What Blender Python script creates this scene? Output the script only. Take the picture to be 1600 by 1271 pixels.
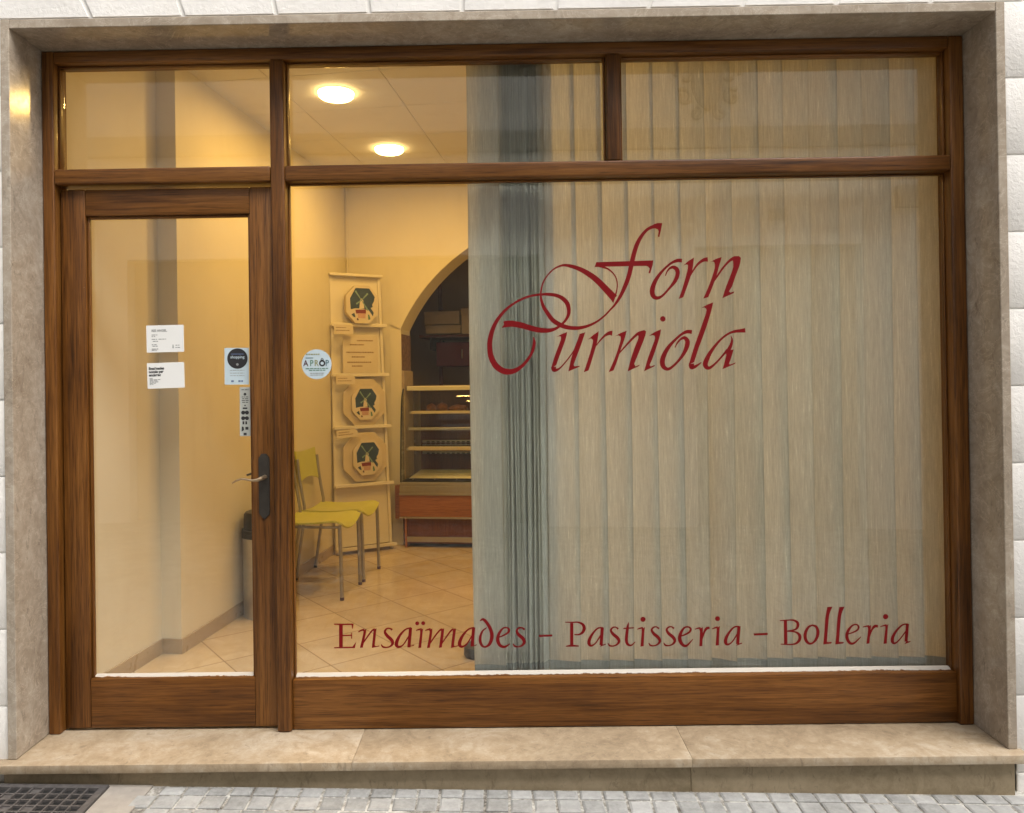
import bpy, bmesh, math, random
from mathutils import Vector, Matrix
random.seed(7)
R = math.radians
sc = bpy.context.scene
for o in list(bpy.data.objects):
    bpy.data.objects.remove(o)
col = sc.collection

# ------------------------------------------------------------------ camera
F_PX, DCAM, CAMZ = 1200.0, 2.94, 1.44          # focal length in px of a 1600 px wide frame
PPX, PPY = 771.56, 589.18                      # where the lens axis meets the picture
yaw, pit, rol = .0077, -.0050, -.0142
def _mat():
    cy, sy = math.cos(yaw), math.sin(yaw); cp, sp = math.cos(pit), math.sin(pit); cr, sr = math.cos(rol), math.sin(rol)
    Ry = Matrix(((cy, 0, sy), (0, 1, 0), (-sy, 0, cy))); Rx = Matrix(((1, 0, 0), (0, cp, -sp), (0, sp, cp)))
    Rz = Matrix(((cr, -sr, 0), (sr, cr, 0), (0, 0, 1)))
    return Rz @ Rx @ Ry
RM = _mat()
def w3(r): return Vector((r[0], r[2], -r[1]))
right, down, fwd = w3(RM[0]), w3(RM[1]), w3(RM[2])
cam = bpy.data.cameras.new("camera"); camo = bpy.data.objects.new("camera", cam); col.objects.link(camo)
M = Matrix.Identity(4)
for i in range(3):
    M[i][0] = right[i]; M[i][1] = -down[i]; M[i][2] = -fwd[i]
M.translation = Vector((0, -DCAM, CAMZ))
camo.matrix_world = M
cam.sensor_width = 36; cam.lens = 36 * F_PX / 1600
cam.shift_x = (800 - PPX) / 1600; cam.shift_y = -(635.5 - PPY) / 1600
cam.clip_start = .05; cam.clip_end = 300
sc.camera = camo
CAMP = Vector((0, -DCAM, CAMZ))
def ray(u, v):
    d = RM.transposed() @ Vector(((u - PPX) / F_PX, (v - PPY) / F_PX, 1)); return Vector((d[0], d[2], -d[1]))
def atY(u, v, Y):
    d = ray(u, v); return CAMP + d * ((Y + DCAM) / d.y)

# ------------------------------------------------------------------ light
SUN_EL, SUN_AZ = 58, 138        # degrees; azimuth clockwise from +Y: a veiled sun looks down the street from the right
world = bpy.data.worlds.new("World"); sc.world = world; world.use_nodes = True
nt = world.node_tree; nt.nodes.clear()
sky = nt.nodes.new('ShaderNodeTexSky'); sky.sky_type = 'NISHITA'; sky.sun_disc = False
sky.sun_elevation = R(SUN_EL); sky.sun_rotation = R(SUN_AZ); sky.air_density = .7; sky.dust_density = 6; sky.ozone_density = .6
hs = nt.nodes.new('ShaderNodeHueSaturation'); hs.inputs['Saturation'].default_value = .45
bg = nt.nodes.new('ShaderNodeBackground'); bg.inputs['Strength'].default_value = .15
out = nt.nodes.new('ShaderNodeOutputWorld')
nt.links.new(sky.outputs[0], hs.inputs['Color']); nt.links.new(hs.outputs[0], bg.inputs[0]); nt.links.new(bg.outputs[0], out.inputs[0])
sl = bpy.data.lights.new("sun", 'SUN'); sl.energy = 1.5; sl.angle = R(55); sl.color = (1, .97, .93)
so = bpy.data.objects.new("sun", sl); col.objects.link(so)
sd = Vector((math.sin(R(SUN_AZ)) * math.cos(R(SUN_EL)), math.cos(R(SUN_AZ)) * math.cos(R(SUN_EL)), math.sin(R(SUN_EL))))
so.rotation_euler = sd.to_track_quat('Z', 'Y').to_euler(); so.location = (3, -3, 9)
sc.view_settings.view_transform = 'Standard'; sc.view_settings.look = 'None'; sc.view_settings.exposure = 0.86; sc.view_settings.gamma = 1
LAMP_W = 5.4
LAMP_COL = (1.0, .56, .12)

# ------------------------------------------------------------------ helpers
class MB:
    """collects shapes, then links them as one mesh object"""
    def __init__(s): s.bm = bmesh.new()
    def box(s, x0, x1, y0, y1, z0, z1, bev=0, seg=2):
        b = bmesh.new(); bmesh.ops.create_cube(b, size=1)
        for v in b.verts:
            v.co = Vector(((x0 + x1) / 2 + v.co.x * (x1 - x0), (y0 + y1) / 2 + v.co.y * (y1 - y0), (z0 + z1) / 2 + v.co.z * (z1 - z0)))
        if bev: bmesh.ops.bevel(b, geom=b.edges[:], offset=bev, segments=seg, affect='EDGES', profile=.5)
        s.add(b); return s
    def add(s, b, mat=None):
        if mat is not None: bmesh.ops.transform(b, matrix=mat, verts=b.verts)
        me = bpy.data.meshes.new("t"); b.to_mesh(me); b.free(); s.bm.from_mesh(me); bpy.data.meshes.remove(me)
    def poly(s, pts):
        s.bm.faces.new([s.bm.verts.new(p) for p in pts]); return s
    def prism(s, pts, vec, bev=0):
        b = bmesh.new(); vec = Vector(vec)
        f = b.faces.new([b.verts.new(p) for p in pts])
        r = bmesh.ops.extrude_face_region(b, geom=[f])
        bmesh.ops.translate(b, vec=vec, verts=[e for e in r['geom'] if isinstance(e, bmesh.types.BMVert)])
        bmesh.ops.recalc_face_normals(b, faces=b.faces)
        if bev: bmesh.ops.bevel(b, geom=b.edges[:], offset=bev, segments=2, affect='EDGES')
        s.add(b); return s
    def tube(s, pts, r, n=10, caps=True):
        pts = [Vector(p) for p in pts]; rr = r if isinstance(r, (list, tuple)) else [r] * len(pts)
        rings = []; up = None
        for i, p in enumerate(pts):
            t = (pts[min(i + 1, len(pts) - 1)] - pts[max(i - 1, 0)]).normalized()
            if up is None: up = t.orthogonal().normalized()
            up = (up - t * up.dot(t)).normalized(); w = t.cross(up)
            rings.append([s.bm.verts.new(p + (up * math.cos(a) + w * math.sin(a)) * rr[i]) for a in [2 * math.pi * k / n for k in range(n)]])
        for a, b in zip(rings, rings[1:]):
            for k in range(n): s.bm.faces.new((a[k], a[(k + 1) % n], b[(k + 1) % n], b[k]))
        if caps: s.bm.faces.new(rings[0][::-1]); s.bm.faces.new(rings[-1])
        return s
    def lathe(s, prof, c=(0, 0, 0), n=40):
        c = Vector(c); rings = []
        for (r, z) in prof:
            rings.append([s.bm.verts.new(c + Vector((r * math.cos(2 * math.pi * k / n), r * math.sin(2 * math.pi * k / n), z))) for k in range(n)])
        for a, b in zip(rings, rings[1:]):
            for k in range(n): s.bm.faces.new((a[k], a[(k + 1) % n], b[(k + 1) % n], b[k]))
        if prof[0][0] > 1e-5: s.bm.faces.new(rings[0][::-1])
        if prof[-1][0] > 1e-5: s.bm.faces.new(rings[-1])
        return s
    def build(s, name, mat, parent=None, smooth=False, loc=None, rotz=0):
        bmesh.ops.remove_doubles(s.bm, verts=s.bm.verts, dist=1e-6)
        me = bpy.data.meshes.new(name); s.bm.to_mesh(me); s.bm.free()
        o = bpy.data.objects.new(name, me); col.objects.link(o)
        for m in (mat if isinstance(mat, (list, tuple)) else [mat]): me.materials.append(m)
        if smooth: smooth_mesh(me)
        if parent: o.parent = parent
        if loc is not None: o.location = loc
        if rotz: o.rotation_euler.z = rotz
        return o
def smooth_mesh(me, ang=40):
    me.polygons.foreach_set('use_smooth', [True] * len(me.polygons))
    b = bmesh.new(); b.from_mesh(me)
    for e in b.edges:
        e.smooth = not (len(e.link_faces) == 2 and e.calc_face_angle(0) > R(ang))
    b.to_mesh(me); b.free()
def thing(name, label, cat, loc=(0, 0, 0), rotz=0, group=None):
    o = bpy.data.objects.new(name, None); col.objects.link(o); o.empty_display_size = .1
    o.location = loc; o.rotation_euler = (0, 0, rotz); return tag(o, label, cat, group)
def tag(o, label=None, cat=None, group=None, kind=None):
    if label: o['label'] = label
    if cat: o['category'] = cat
    if group: o['group'] = group
    if kind: o['kind'] = kind
    return o
def copy_tree(o, parent=None):
    c = o.copy(); col.objects.link(c); c.parent = parent
    for ch in list(o.children): copy_tree(ch, c)
    return c

# ------------------------------------------------------------------ materials
class NM:
    def __init__(s, name):
        s.m = bpy.data.materials.new(name); s.m.use_nodes = True; s.t = s.m.node_tree
        s.b = s.t.nodes['Principled BSDF']; s.o = s.t.nodes['Material Output']
    def n(s, typ, **kw):
        nd = s.t.nodes.new(typ)
        for k, v in kw.items():
            if k.startswith('i_'):
                key = k[2:]; nd.inputs[int(key) if key.isdigit() else key].default_value = v
            else: setattr(nd, k, v)
        return nd
    def l(s, a, b): s.t.links.new(a, b)
    def coords(s, scale=(1, 1, 1), rot=(0, 0, 0), src='Object', rand=0, loc=(0, 0, 0)):
        tc = s.n('ShaderNodeTexCoord'); mp = s.n('ShaderNodeMapping')
        mp.inputs['Scale'].default_value = scale; mp.inputs['Rotation'].default_value = rot; mp.inputs['Location'].default_value = loc
        outp = tc.outputs[src]
        if rand:
            oi = s.n('ShaderNodeObjectInfo'); ml = s.n('ShaderNodeMath', operation='MULTIPLY'); ml.inputs[1].default_value = rand
            s.l(oi.outputs['Random'], ml.inputs[0]); va = s.n('ShaderNodeVectorMath', operation='ADD')
            s.l(outp, va.inputs[0]); s.l(ml.outputs[0], va.inputs[1]); outp = va.outputs[0]
        s.l(outp, mp.inputs['Vector']); return mp.outputs[0]
    def noise(s, vec, scale=5, detail=4, rough=.55, dist=0):
        nd = s.n('ShaderNodeTexNoise'); nd.inputs['Scale'].default_value = scale; nd.inputs['Detail'].default_value = detail
        nd.inputs['Roughness'].default_value = rough; nd.inputs['Distortion'].default_value = dist
        if vec is not None: s.l(vec, nd.inputs['Vector'])
        return nd.outputs['Fac']
    def ramp(s, fac, stops):
        r = s.n('ShaderNodeValToRGB'); e = r.color_ramp.elements
        while len(e) < len(stops): e.new(.5)
        for el, (p, c) in zip(e, stops): el.position = p; el.color = (*c, 1) if len(c) == 3 else c
        s.l(fac, r.inputs[0]); return r.outputs[0]
    def mix(s, fac, a, b, typ='MIX'):
        m = s.n('ShaderNodeMix', data_type='RGBA', blend_type=typ)
        for sock, v in ((m.inputs[0], fac), (m.inputs[6], a), (m.inputs[7], b)):
            if hasattr(v, 'links'): s.l(v, sock)
            elif isinstance(v, (int, float)): sock.default_value = v
            else: sock.default_value = (*v, 1) if len(v) == 3 else v
        return m.outputs[2]
    def math(s, op, a, b=None, clamp=False):
        m = s.n('ShaderNodeMath', operation=op, use_clamp=clamp)
        for sock, v in ((m.inputs[0], a), (m.inputs[1], b)):
            if v is None: continue
            if hasattr(v, 'links'): s.l(v, sock)
            else: sock.default_value = v
        return m.outputs[0]
    def bump(s, h, strength=.3, dist=.002, normal=None):
        b = s.n('ShaderNodeBump'); b.inputs['Strength'].default_value = strength; b.inputs['Distance'].default_value = dist
        s.l(h, b.inputs['Height'])
        if normal is not None: s.l(normal, b.inputs['Normal'])
        return b.outputs[0]
    def set(s, color=None, rough=None, metal=None, normal=None, coat=None, spec=None, **kw):
        for key, v in (('Base Color', color), ('Roughness', rough), ('Metallic', metal), ('Normal', normal), ('Coat Weight', coat), ('Specular IOR Level', spec)):
            if v is None: continue
            if hasattr(v, 'links'): s.l(v, s.b.inputs[key])
            elif key == 'Base Color': s.b.inputs[key].default_value = (*v, 1)
            else: s.b.inputs[key].default_value = v
        return s.m

def plain(name, c, rough=.5, metal=0, var=.12, scale=14, bump=0):
    m = NM(name); v = m.coords(rand=5); f = m.noise(v, scale, 5)
    cc = m.ramp(f, [(.25, tuple(x * (1 - var) for x in c)), (.75, tuple(min(1, x * (1 + var)) for x in c))])
    rr = m.math('MULTIPLY_ADD', m.noise(v, scale * 3, 3), .2); rr.node.inputs[2].default_value = rough - .1
    nn = m.bump(m.noise(v, scale * 12, 4), bump, .001) if bump else None
    return m.set(cc, rr, metal, nn)

def wood(name, axis, dark=(.032, .0105, .0018), mid=(.128, .047, .0078), lite=(.285, .122, .028), rough=.36, worn=False):
    m = NM(name)
    def sc3(perp, along): return tuple(along if i == axis else perp for i in range(3))
    v1 = m.coords(sc3(44, 1.5), rand=9); v2 = m.coords(sc3(140, 3.2), rand=9); v3 = m.coords(sc3(5, .9), rand=9)
    n1 = m.noise(v1, 1, 6, .62, .9); n2 = m.noise(v2, 1, 3, .6, .2); n3 = m.noise(v3, 1, 3, .5)
    f = m.math('ADD', m.math('MULTIPLY', n1, .55), m.math('ADD', m.math('MULTIPLY', n2, .26), m.math('MULTIPLY', n3, .5)))
    f = m.math('SUBTRACT', f, .07)
    c = m.ramp(f, [(.40, dark), (.56, mid), (.70, tuple((a + b) / 2 for a, b in zip(mid, lite))), (.82, lite)])
    pores = m.ramp(m.noise(m.coords(sc3(420, 9), rand=9), 1, 2), [(.36, (.35, .3, .28)), (.46, (1, 1, 1))])
    c = m.mix(.75, c, pores, 'MULTIPLY')
    r = m.math('MULTIPLY_ADD', n2, .22); r.node.inputs[2].default_value = rough - .1
    if worn:  # pale coat: worn varnish, with the bright reflected light painted in too
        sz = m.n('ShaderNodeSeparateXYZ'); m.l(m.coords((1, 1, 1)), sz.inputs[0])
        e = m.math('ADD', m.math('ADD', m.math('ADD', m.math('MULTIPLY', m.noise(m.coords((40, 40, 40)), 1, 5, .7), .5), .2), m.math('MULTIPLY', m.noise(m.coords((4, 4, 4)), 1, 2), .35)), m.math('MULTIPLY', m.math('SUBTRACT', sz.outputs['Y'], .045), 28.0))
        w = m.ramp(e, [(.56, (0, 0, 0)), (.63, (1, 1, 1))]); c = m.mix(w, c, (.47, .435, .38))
    fl = m.ramp(m.noise(m.coords((45, 45, 45), rand=3), 1, 6, .75), [(.705, (0, 0, 0)), (.74, (1, 1, 1))])
    c = m.mix(m.math('MULTIPLY', fl, .45), c, (.46, .37, .28))
    nb = m.bump(m.math('ADD', n2, n1), .12, .0012)
    return m.set(c, r, 0, nb, .06, .32)

M_ = {}
M_['wood_x'] = wood('varnished_wood_horizontal', 0); M_['wood_z'] = wood('varnished_wood_vertical', 2)
M_['wood_y'] = wood('varnished_wood_depth', 1)
M_['worn_sheen_x'] = wood('worn_sheen_bead', 0, worn=True)
M_['case_wood'] = wood('case_veneer', 0, (.22, .08, .02), (.36, .14, .04), (.48, .21, .07), .35)
M_['case_wood_dark'] = wood('case_veneer_dark', 2, (.09, .028, .008), (.17, .055, .016), (.25, .095, .03), .4)

def marble(name, a, b, c, rough=.28, veins=.5, bump=.05):
    m = NM(name); v = m.coords(rand=7)
    big = m.noise(v, 2.2, 5, .6, .6); fine = m.noise(v, 38, 6, .7, .3); mid = m.noise(v, 9, 6, .65, 1.6)
    f = m.math('ADD', m.math('MULTIPLY', big, .42), m.math('ADD', m.math('MULTIPLY', fine, .26), m.math('MULTIPLY', mid, .36)))
    cc = m.ramp(f, [(.40, a), (.52, b), (.64, c)])
    vn = m.noise(m.coords((1, 1, 1.3), (0, .5, .3), rand=7), 6, 7, .66, 2.2)
    vv = m.math('ABSOLUTE', m.math('SUBTRACT', vn, .5)); vm = m.ramp(vv, [(.0, (1, 1, 1)), (.012, (0, 0, 0))])
    cc = m.mix(m.math('MULTIPLY', vm, veins * .35), cc, tuple(min(1, x * 1.9) for x in c))
    dk = m.ramp(m.noise(m.coords((30, 30, 12), (0, .6, 0), rand=7), 1, 5, .7, 1.2), [(.58, (0, 0, 0)), (.66, (1, 1, 1))])
    cc = m.mix(m.math('MULTIPLY', dk, .38), cc, tuple(x * .5 for x in a))
    r = m.math('MULTIPLY_ADD', fine, .3); r.node.inputs[2].default_value = rough - .12
    return m.set(cc, r, 0, m.bump(fine, bump, .001))
M_['marble'] = marble('surround_marble', (.26, .21, .155), (.345, .29, .225), (.45, .395, .32), .13, .8)
M_['sill'] = marble('sill_marble', (.235, .175, .11), (.35, .27, .175), (.45, .38, .285), .5, .35, .15)
M_['riser'] = marble('riser_stone', (.20, .155, .09), (.29, .23, .145), (.36, .29, .19), .75, .1, .3)

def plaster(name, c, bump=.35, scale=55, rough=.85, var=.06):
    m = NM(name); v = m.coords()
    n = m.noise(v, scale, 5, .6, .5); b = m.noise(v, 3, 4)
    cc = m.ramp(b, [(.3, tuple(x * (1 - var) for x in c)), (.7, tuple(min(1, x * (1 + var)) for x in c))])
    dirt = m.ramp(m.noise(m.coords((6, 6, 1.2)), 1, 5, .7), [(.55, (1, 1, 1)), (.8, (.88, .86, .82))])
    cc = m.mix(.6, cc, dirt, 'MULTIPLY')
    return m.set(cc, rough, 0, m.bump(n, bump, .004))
M_['roughcast'] = plaster('white_roughcast', (.75, .735, .70), .7, 60, .9, .09)
M_['joint'] = plaster('wall_joint', (.70, .69, .66), .3)
M_['cream'] = plaster('cream_wall_paint', (.80, .73, .57), .16, 130, .6, .025)
M_['ceiling'] = plaster('ceiling_paint', (.86, .83, .76), .05, 200, .7, .02)
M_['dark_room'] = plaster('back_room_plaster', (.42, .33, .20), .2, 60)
M_['opp_wall'] = plaster('opposite_wall_paint', (.82, .81, .785), .4, 40)
M_['opp_trim'] = plaster('opposite_trim', (.42, .40, .36), .3, 30)
M_['opp_dark'] = plaster('opposite_shutter', (.33, .31, .27), .2, 20)
M_['skirting'] = plain('skirting_tile', (.46, .36, .24), .3, 0, .08, 6)
M_['roughstone'] = plain('rough_stone', (.22, .13, .07), .9, 0, .5, 30, .9)
M_['jambstone'] = plain('jamb_stone', (.42, .33, .22), .8, 0, .15, 20, .4)

def glass(name, tint=(1, 1, 1), f0=.06):
    m = NM(name); m.t.nodes.remove(m.b)
    lw = m.n('ShaderNodeLayerWeight'); lw.inputs['Blend'].default_value = .5
    p = m.math('POWER', lw.outputs['Facing'], 5.0); fr = m.math('MULTIPLY_ADD', p, 1 - f0); fr.node.inputs[2].default_value = f0
    tr = m.n('ShaderNodeBsdfTransparent'); tr.inputs[0].default_value = (*tint, 1)
    gl = m.n('ShaderNodeBsdfGlossy'); gl.inputs['Roughness'].default_value = 0.0
    wv = m.bump(m.noise(m.coords(), 1.3, 2), .06, .004); m.l(wv, gl.inputs['Normal'])
    mx = m.n('ShaderNodeMixShader'); m.l(fr, mx.inputs[0]); m.l(tr.outputs[0], mx.inputs[1]); m.l(gl.outputs[0], mx.inputs[2])
    m.l(mx.outputs[0], m.o.inputs[0]); return m.m
M_['glass'] = glass('window_glass', (.975, .985, .975))
M_['case_glass'] = glass('case_glass', (.93, .95, .9), .04)

def floor_mat():
    m = NM('floor_tile'); S = .378
    tc = m.n('ShaderNodeTexCoord'); mp = m.n('ShaderNodeMapping'); mp.inputs['Rotation'].default_value = (0, 0, R(45)); m.l(tc.outputs['Object'], mp.inputs[0])
    sx = m.n('ShaderNodeSeparateXYZ'); m.l(mp.outputs[0], sx.inputs[0])
    # 45 deg: rotated x = (x - y)/sqrt2, rotated y = (x + y)/sqrt2
    ds = []; ids = []
    for ax, off in (('X', 2.385 / math.sqrt(2)), ('Y', -.25 / math.sqrt(2))):
        a = m.math('DIVIDE', m.math('SUBTRACT', sx.outputs[ax], off), S)
        fr = m.math('FRACT', a); ids.append(m.math('FLOOR', a))
        ds.append(m.math('MINIMUM', fr, m.math('SUBTRACT', 1.0, fr)))
    d = m.math('MINIMUM', ds[0], ds[1])
    g = m.ramp(d, [(.006, (1, 1, 1)), (.011, (0, 0, 0))])
    wn = m.n('ShaderNodeTexWhiteNoise', noise_dimensions='2D'); cx = m.n('ShaderNodeCombineXYZ'); m.l(ids[0], cx.inputs[0]); m.l(ids[1], cx.inputs[1]); m.l(cx.outputs[0], wn.inputs['Vector'])
    v = m.coords(); cl = m.noise(v, 5, 6, .65, .8)
    c = m.ramp(cl, [(.3, (.56, .44, .28)), (.6, (.66, .53, .36)), (.8, (.74, .61, .44))])
    tv = m.math('MULTIPLY_ADD', wn.outputs['Value'], .12); tv.node.inputs[2].default_value = .94
    cc = m.n('ShaderNodeCombineColor'); [m.l(tv, cc.inputs[i]) for i in range(3)]
    c = m.mix(1.0, c, cc.outputs[0], 'MULTIPLY'); c = m.mix(m.math('MULTIPLY', g, .8), c, (.30, .21, .12))
    r = m.math('MULTIPLY_ADD', cl, .10); r.node.inputs[2].default_value = .06
    return m.set(c, r, 0, m.bump(m.math('SUBTRACT', 1.0, g), .3, .002))
M_['floor'] = floor_mat()

def fabric(name, c, ct, transl=.5):
    """slubby woven linen: a little daylight comes back, some lamp light comes through"""
    m = NM(name); m.t.nodes.remove(m.b)
    va = m.coords((300, 300, 13), rand=11); vb = m.coords((120, 120, 420), rand=3); vc = m.coords((90, 90, 5), rand=7)
    a = m.noise(va, 1, 3, .65); b = m.noise(vb, 1, 2, .5); d = m.noise(vc, 1, 3, .5)
    f = m.math('ADD', m.math('MULTIPLY', a, .55), m.math('ADD', m.math('MULTIPLY', b, .2), m.math('MULTIPLY', d, .25)))
    tone = m.ramp(f, [(.37, (.78, .78, .78)), (.5, (.93, .93, .93)), (.59, (1.04, 1.04, 1.04)), (.66, (1.35, 1.35, 1.35))])
    at = m.n('ShaderNodeAttribute', attribute_name='across')              # 0..1 across the louvre: tone darkens along both edges
    ed = m.math('MINIMUM', at.outputs['Fac'], m.math('SUBTRACT', 1.0, at.outputs['Fac']))
    sel = m.ramp(ed, [(.010, (.83, .81, .77)), (.06, (1, 1, 1))]); tone = m.mix(1.0, tone, sel, 'MULTIPLY')
    oi = m.n('ShaderNodeObjectInfo'); tv = m.ramp(oi.outputs['Random'], [(0, (.93, .93, .92)), (1, (1.06, 1.05, 1.04))]); tone = m.mix(1.0, tone, tv, 'MULTIPLY')
    df = m.n('ShaderNodeBsdfDiffuse'); tl = m.n('ShaderNodeBsdfTranslucent')
    m.l(m.mix(1.0, tone, c, 'MULTIPLY'), df.inputs[0]); m.l(m.mix(1.0, tone, ct, 'MULTIPLY'), tl.inputs[0])
    nb = m.bump(f, .3, .001); m.l(nb, df.inputs['Normal'])
    mx = m.n('ShaderNodeMixShader'); mx.inputs[0].default_value = transl
    m.l(df.outputs[0], mx.inputs[1]); m.l(tl.outputs[0], mx.inputs[2]); m.l(mx.outputs[0], m.o.inputs[0]); return m.m
M_['slat'] = fabric('blind_linen', (.54, .58, .535), (.72, .69, .58), .44)
M_['hem'] = fabric('blind_hem_linen', (.30, .34, .32), (.5, .5, .45), .08)

M_['vinyl'] = plain('red_vinyl', (.17, .005, .007), .6, 0, .1, 8); M_['vinyl'].node_tree.nodes['Principled BSDF'].inputs['Specular IOR Level'].default_value = .12
M_['steel'] = plain('brushed_steel', (.55, .53, .48), .35, .9, .06, 30)
M_['bronze'] = plain('worn_bronze', (.40, .30, .19), .35, .85, .15, 60)
M_['chrome'] = plain('chair_tube', (.42, .39, .33), .35, .6, .05, 20)
M_['iron'] = plain('wrought_iron', (.045, .038, .030), .55, .4, .2, 40, .3)
M_['grate_iron'] = plain('cast_iron', (.15, .14, .135), .55, .5, .3, 50, .4)
M_['black'] = plain('black_plastic', (.02, .02, .02), .4)
M_['yellow'] = plain('lime_plastic', (.58, .58, .14), .42, 0, .04, 10)
M_['white_board'] = plain('white_board', (.80, .74, .62), .55, 0, .03, 5)
M_['card'] = plain('box_card', (.70, .61, .47), .7, 0, .06, 9)
M_['kraft'] = plain('plain_box_card', (.66, .56, .41), .75, 0, .08, 12)
M_['paper'] = plain('white_paper', (.78, .79, .77), .7, 0, .02, 5)
M_['bluepaper'] = plain('pale_blue_sticker', (.52, .63, .68), .4, 0, .06, 30)
M_['greypaper'] = plain('grey_sticker', (.45, .47, .43), .4, 0, .05, 20)
M_['ink'] = plain('black_ink', (.02, .02, .022), .5)
M_['grey_ink'] = plain('grey_ink', (.24, .25, .25), .6)
M_['brown_ink'] = plain('brown_ink', (.30, .19, .10), .7)
M_['blue_ink'] = plain('blue_ink', (.12, .17, .30), .5)
M_['sky_art'] = plain('print_blue', (.03, .06, .10), .5, 0, .25, 20)
M_['sail_art'] = plain('print_pale_green', (.22, .33, .27), .5)
M_['red_art'] = plain('print_red', (.22, .03, .03), .5, 0, .3, 60)
M_['pink_art'] = plain('print_pink', (.60, .36, .28), .5)
M_['green_ink'] = plain('green_ink', (.10, .22, .15), .5); M_['olive_ink'] = plain('olive_ink', (.26, .27, .12), .5)
M_['teal_ink'] = plain('teal_ink', (.09, .17, .20), .5); M_['maroon_ink'] = plain('maroon_ink', (.09, .03, .03), .5)
M_['pastry'] = plain('baked_crust', (.25, .10, .03), .6, 0, .5, 25, .6)
M_['red_paint'] = plain('dark_red_paint', (.16, .012, .012), .4)
M_['concrete'] = plain('concrete_patch', (.33, .30, .26), .9, 0, .15, 25, .6)
def sett_mat():
    m = NM('pavement_setts'); v = m.coords()
    at = m.n('ShaderNodeAttribute', attribute_name='tone'); n = m.noise(v, 30, 6, .7); b = m.noise(v, 3, 3)
    f = m.math('ADD', m.math('MULTIPLY', at.outputs['Fac'], .15), m.math('ADD', m.math('MULTIPLY', n, .5), m.math('MULTIPLY', b, .3)))
    c = m.ramp(f, [(.3, (.195, .195, .185)), (.47, (.31, .312, .30)), (.68, (.44, .44, .425))])
    return m.set(c, .8, 0, m.bump(n, .5, .002))
M_['sett'] = sett_mat(); 
def mortar_mat():
    m = NM('mortar'); v = m.coords(); n = m.noise(v, 60, 5, .7); b = m.noise(v, 7, 4, .65)
    f = m.math('ADD', m.math('MULTIPLY', n, .45), m.math('MULTIPLY', b, .55))
    return m.set(m.ramp(f, [(.40, (.10, .09, .075)), (.50, (.30, .285, .25)), (.58, (.52, .51, .47))]), .95, 0, m.bump(n, .6, .002))
M_['mortar'] = mortar_mat()
def emis(name, c, s):
    m = NM(name); m.set((.8, .8, .8)); m.b.inputs['Emission Color'].default_value = (*c, 1); m.b.inputs['Emission Strength'].default_value = s; return m.m
M_['lens'] = emis('lamp_diffuser', (1, .68, .26), 10)

# ================================================================== LARGE STRUCTURE
GS = -.0207                                                    # the street falls to the right
def gz(x): return GS * x - .006
# --- street ground: one sheet, sloping
g = MB(); g.poly([(-20, -30, gz(-20) - .0062), (20, -30, gz(20) - .0062), (20, -.1, gz(20) - .0062), (-20, -.1, gz(-20) - .0062)])
tag(g.build('street', M_['mortar']), kind='structure')
# --- setts
XL, XR, ZB, ZT = -1.752, 1.788, .1045, 2.735
DF, YS, YR = -.192, -.237, -.208                               # front of surround, of sill, of riser
sb = MB(); lay = sb.bm.loops.layers.color.new('tone') if False else None
P = .0822; tones = []
bm = bmesh.new(); colw = [P * random.uniform(.96, 1.04) for _ in range(90)]
row = 0; y = YR - .004
fl = bm.faces.layers.float.new('tone')
while y > -2.2:
    x = -3.0 + .006 * math.sin(row * 2.3); ci = 0
    dpt = P * random.uniform(.98, 1.02) * (.74 if row == 0 else 1)
    while x < 3.0:
        w = colw[ci % 90] * random.uniform(.99, 1.01); ci += 1
        if not (y > -.62 and -2.2 < x + w / 2 < -1.245):
            gap = .0058; t = random.random()
            x0, x1, y0, y1 = x + gap * random.uniform(.5, 1), x + w - gap * random.uniform(.5, 1), y - dpt + gap * random.uniform(.5, 1.1), y - gap * random.uniform(.4, 1)
            h = random.uniform(-.0018, .0018); k = .007
            sk = random.uniform(-.003, .003)
            bot = [bm.verts.new((a + (sk if b == y0 else 0), b, gz(a) - .012)) for a, b in ((x0, y0), (x1, y0), (x1, y1), (x0, y1))]
            mid = [bm.verts.new((a + (sk if b == y0 else 0), b, gz(a) - .004 + h)) for a, b in ((x0, y0), (x1, y0), (x1, y1), (x0, y1))]
            top = [bm.verts.new((a + (sk if b == y0 + k else 0), b, gz(a) + h)) for a, b in ((x0 + k, y0 + k), (x1 - k, y0 + k), (x1 - k, y1 - k), (x0 + k, y1 - k))]
            for A, B in ((bot, mid), (mid, top)):
                for i in range(4):
                    f = bm.faces.new((A[i], A[(i + 1) % 4], B[(i + 1) % 4], B[i])); f[fl] = t
            f = bm.faces.new(top); f[fl] = t
        x += w
    y -= dpt; row += 1
me = bpy.data.meshes.new('pavement'); bm.to_mesh(me); bm.free(); me.materials.append(M_['sett'])
po = bpy.data.objects.new('pavement', me); col.objects.link(po); tag(po, kind='structure')
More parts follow.
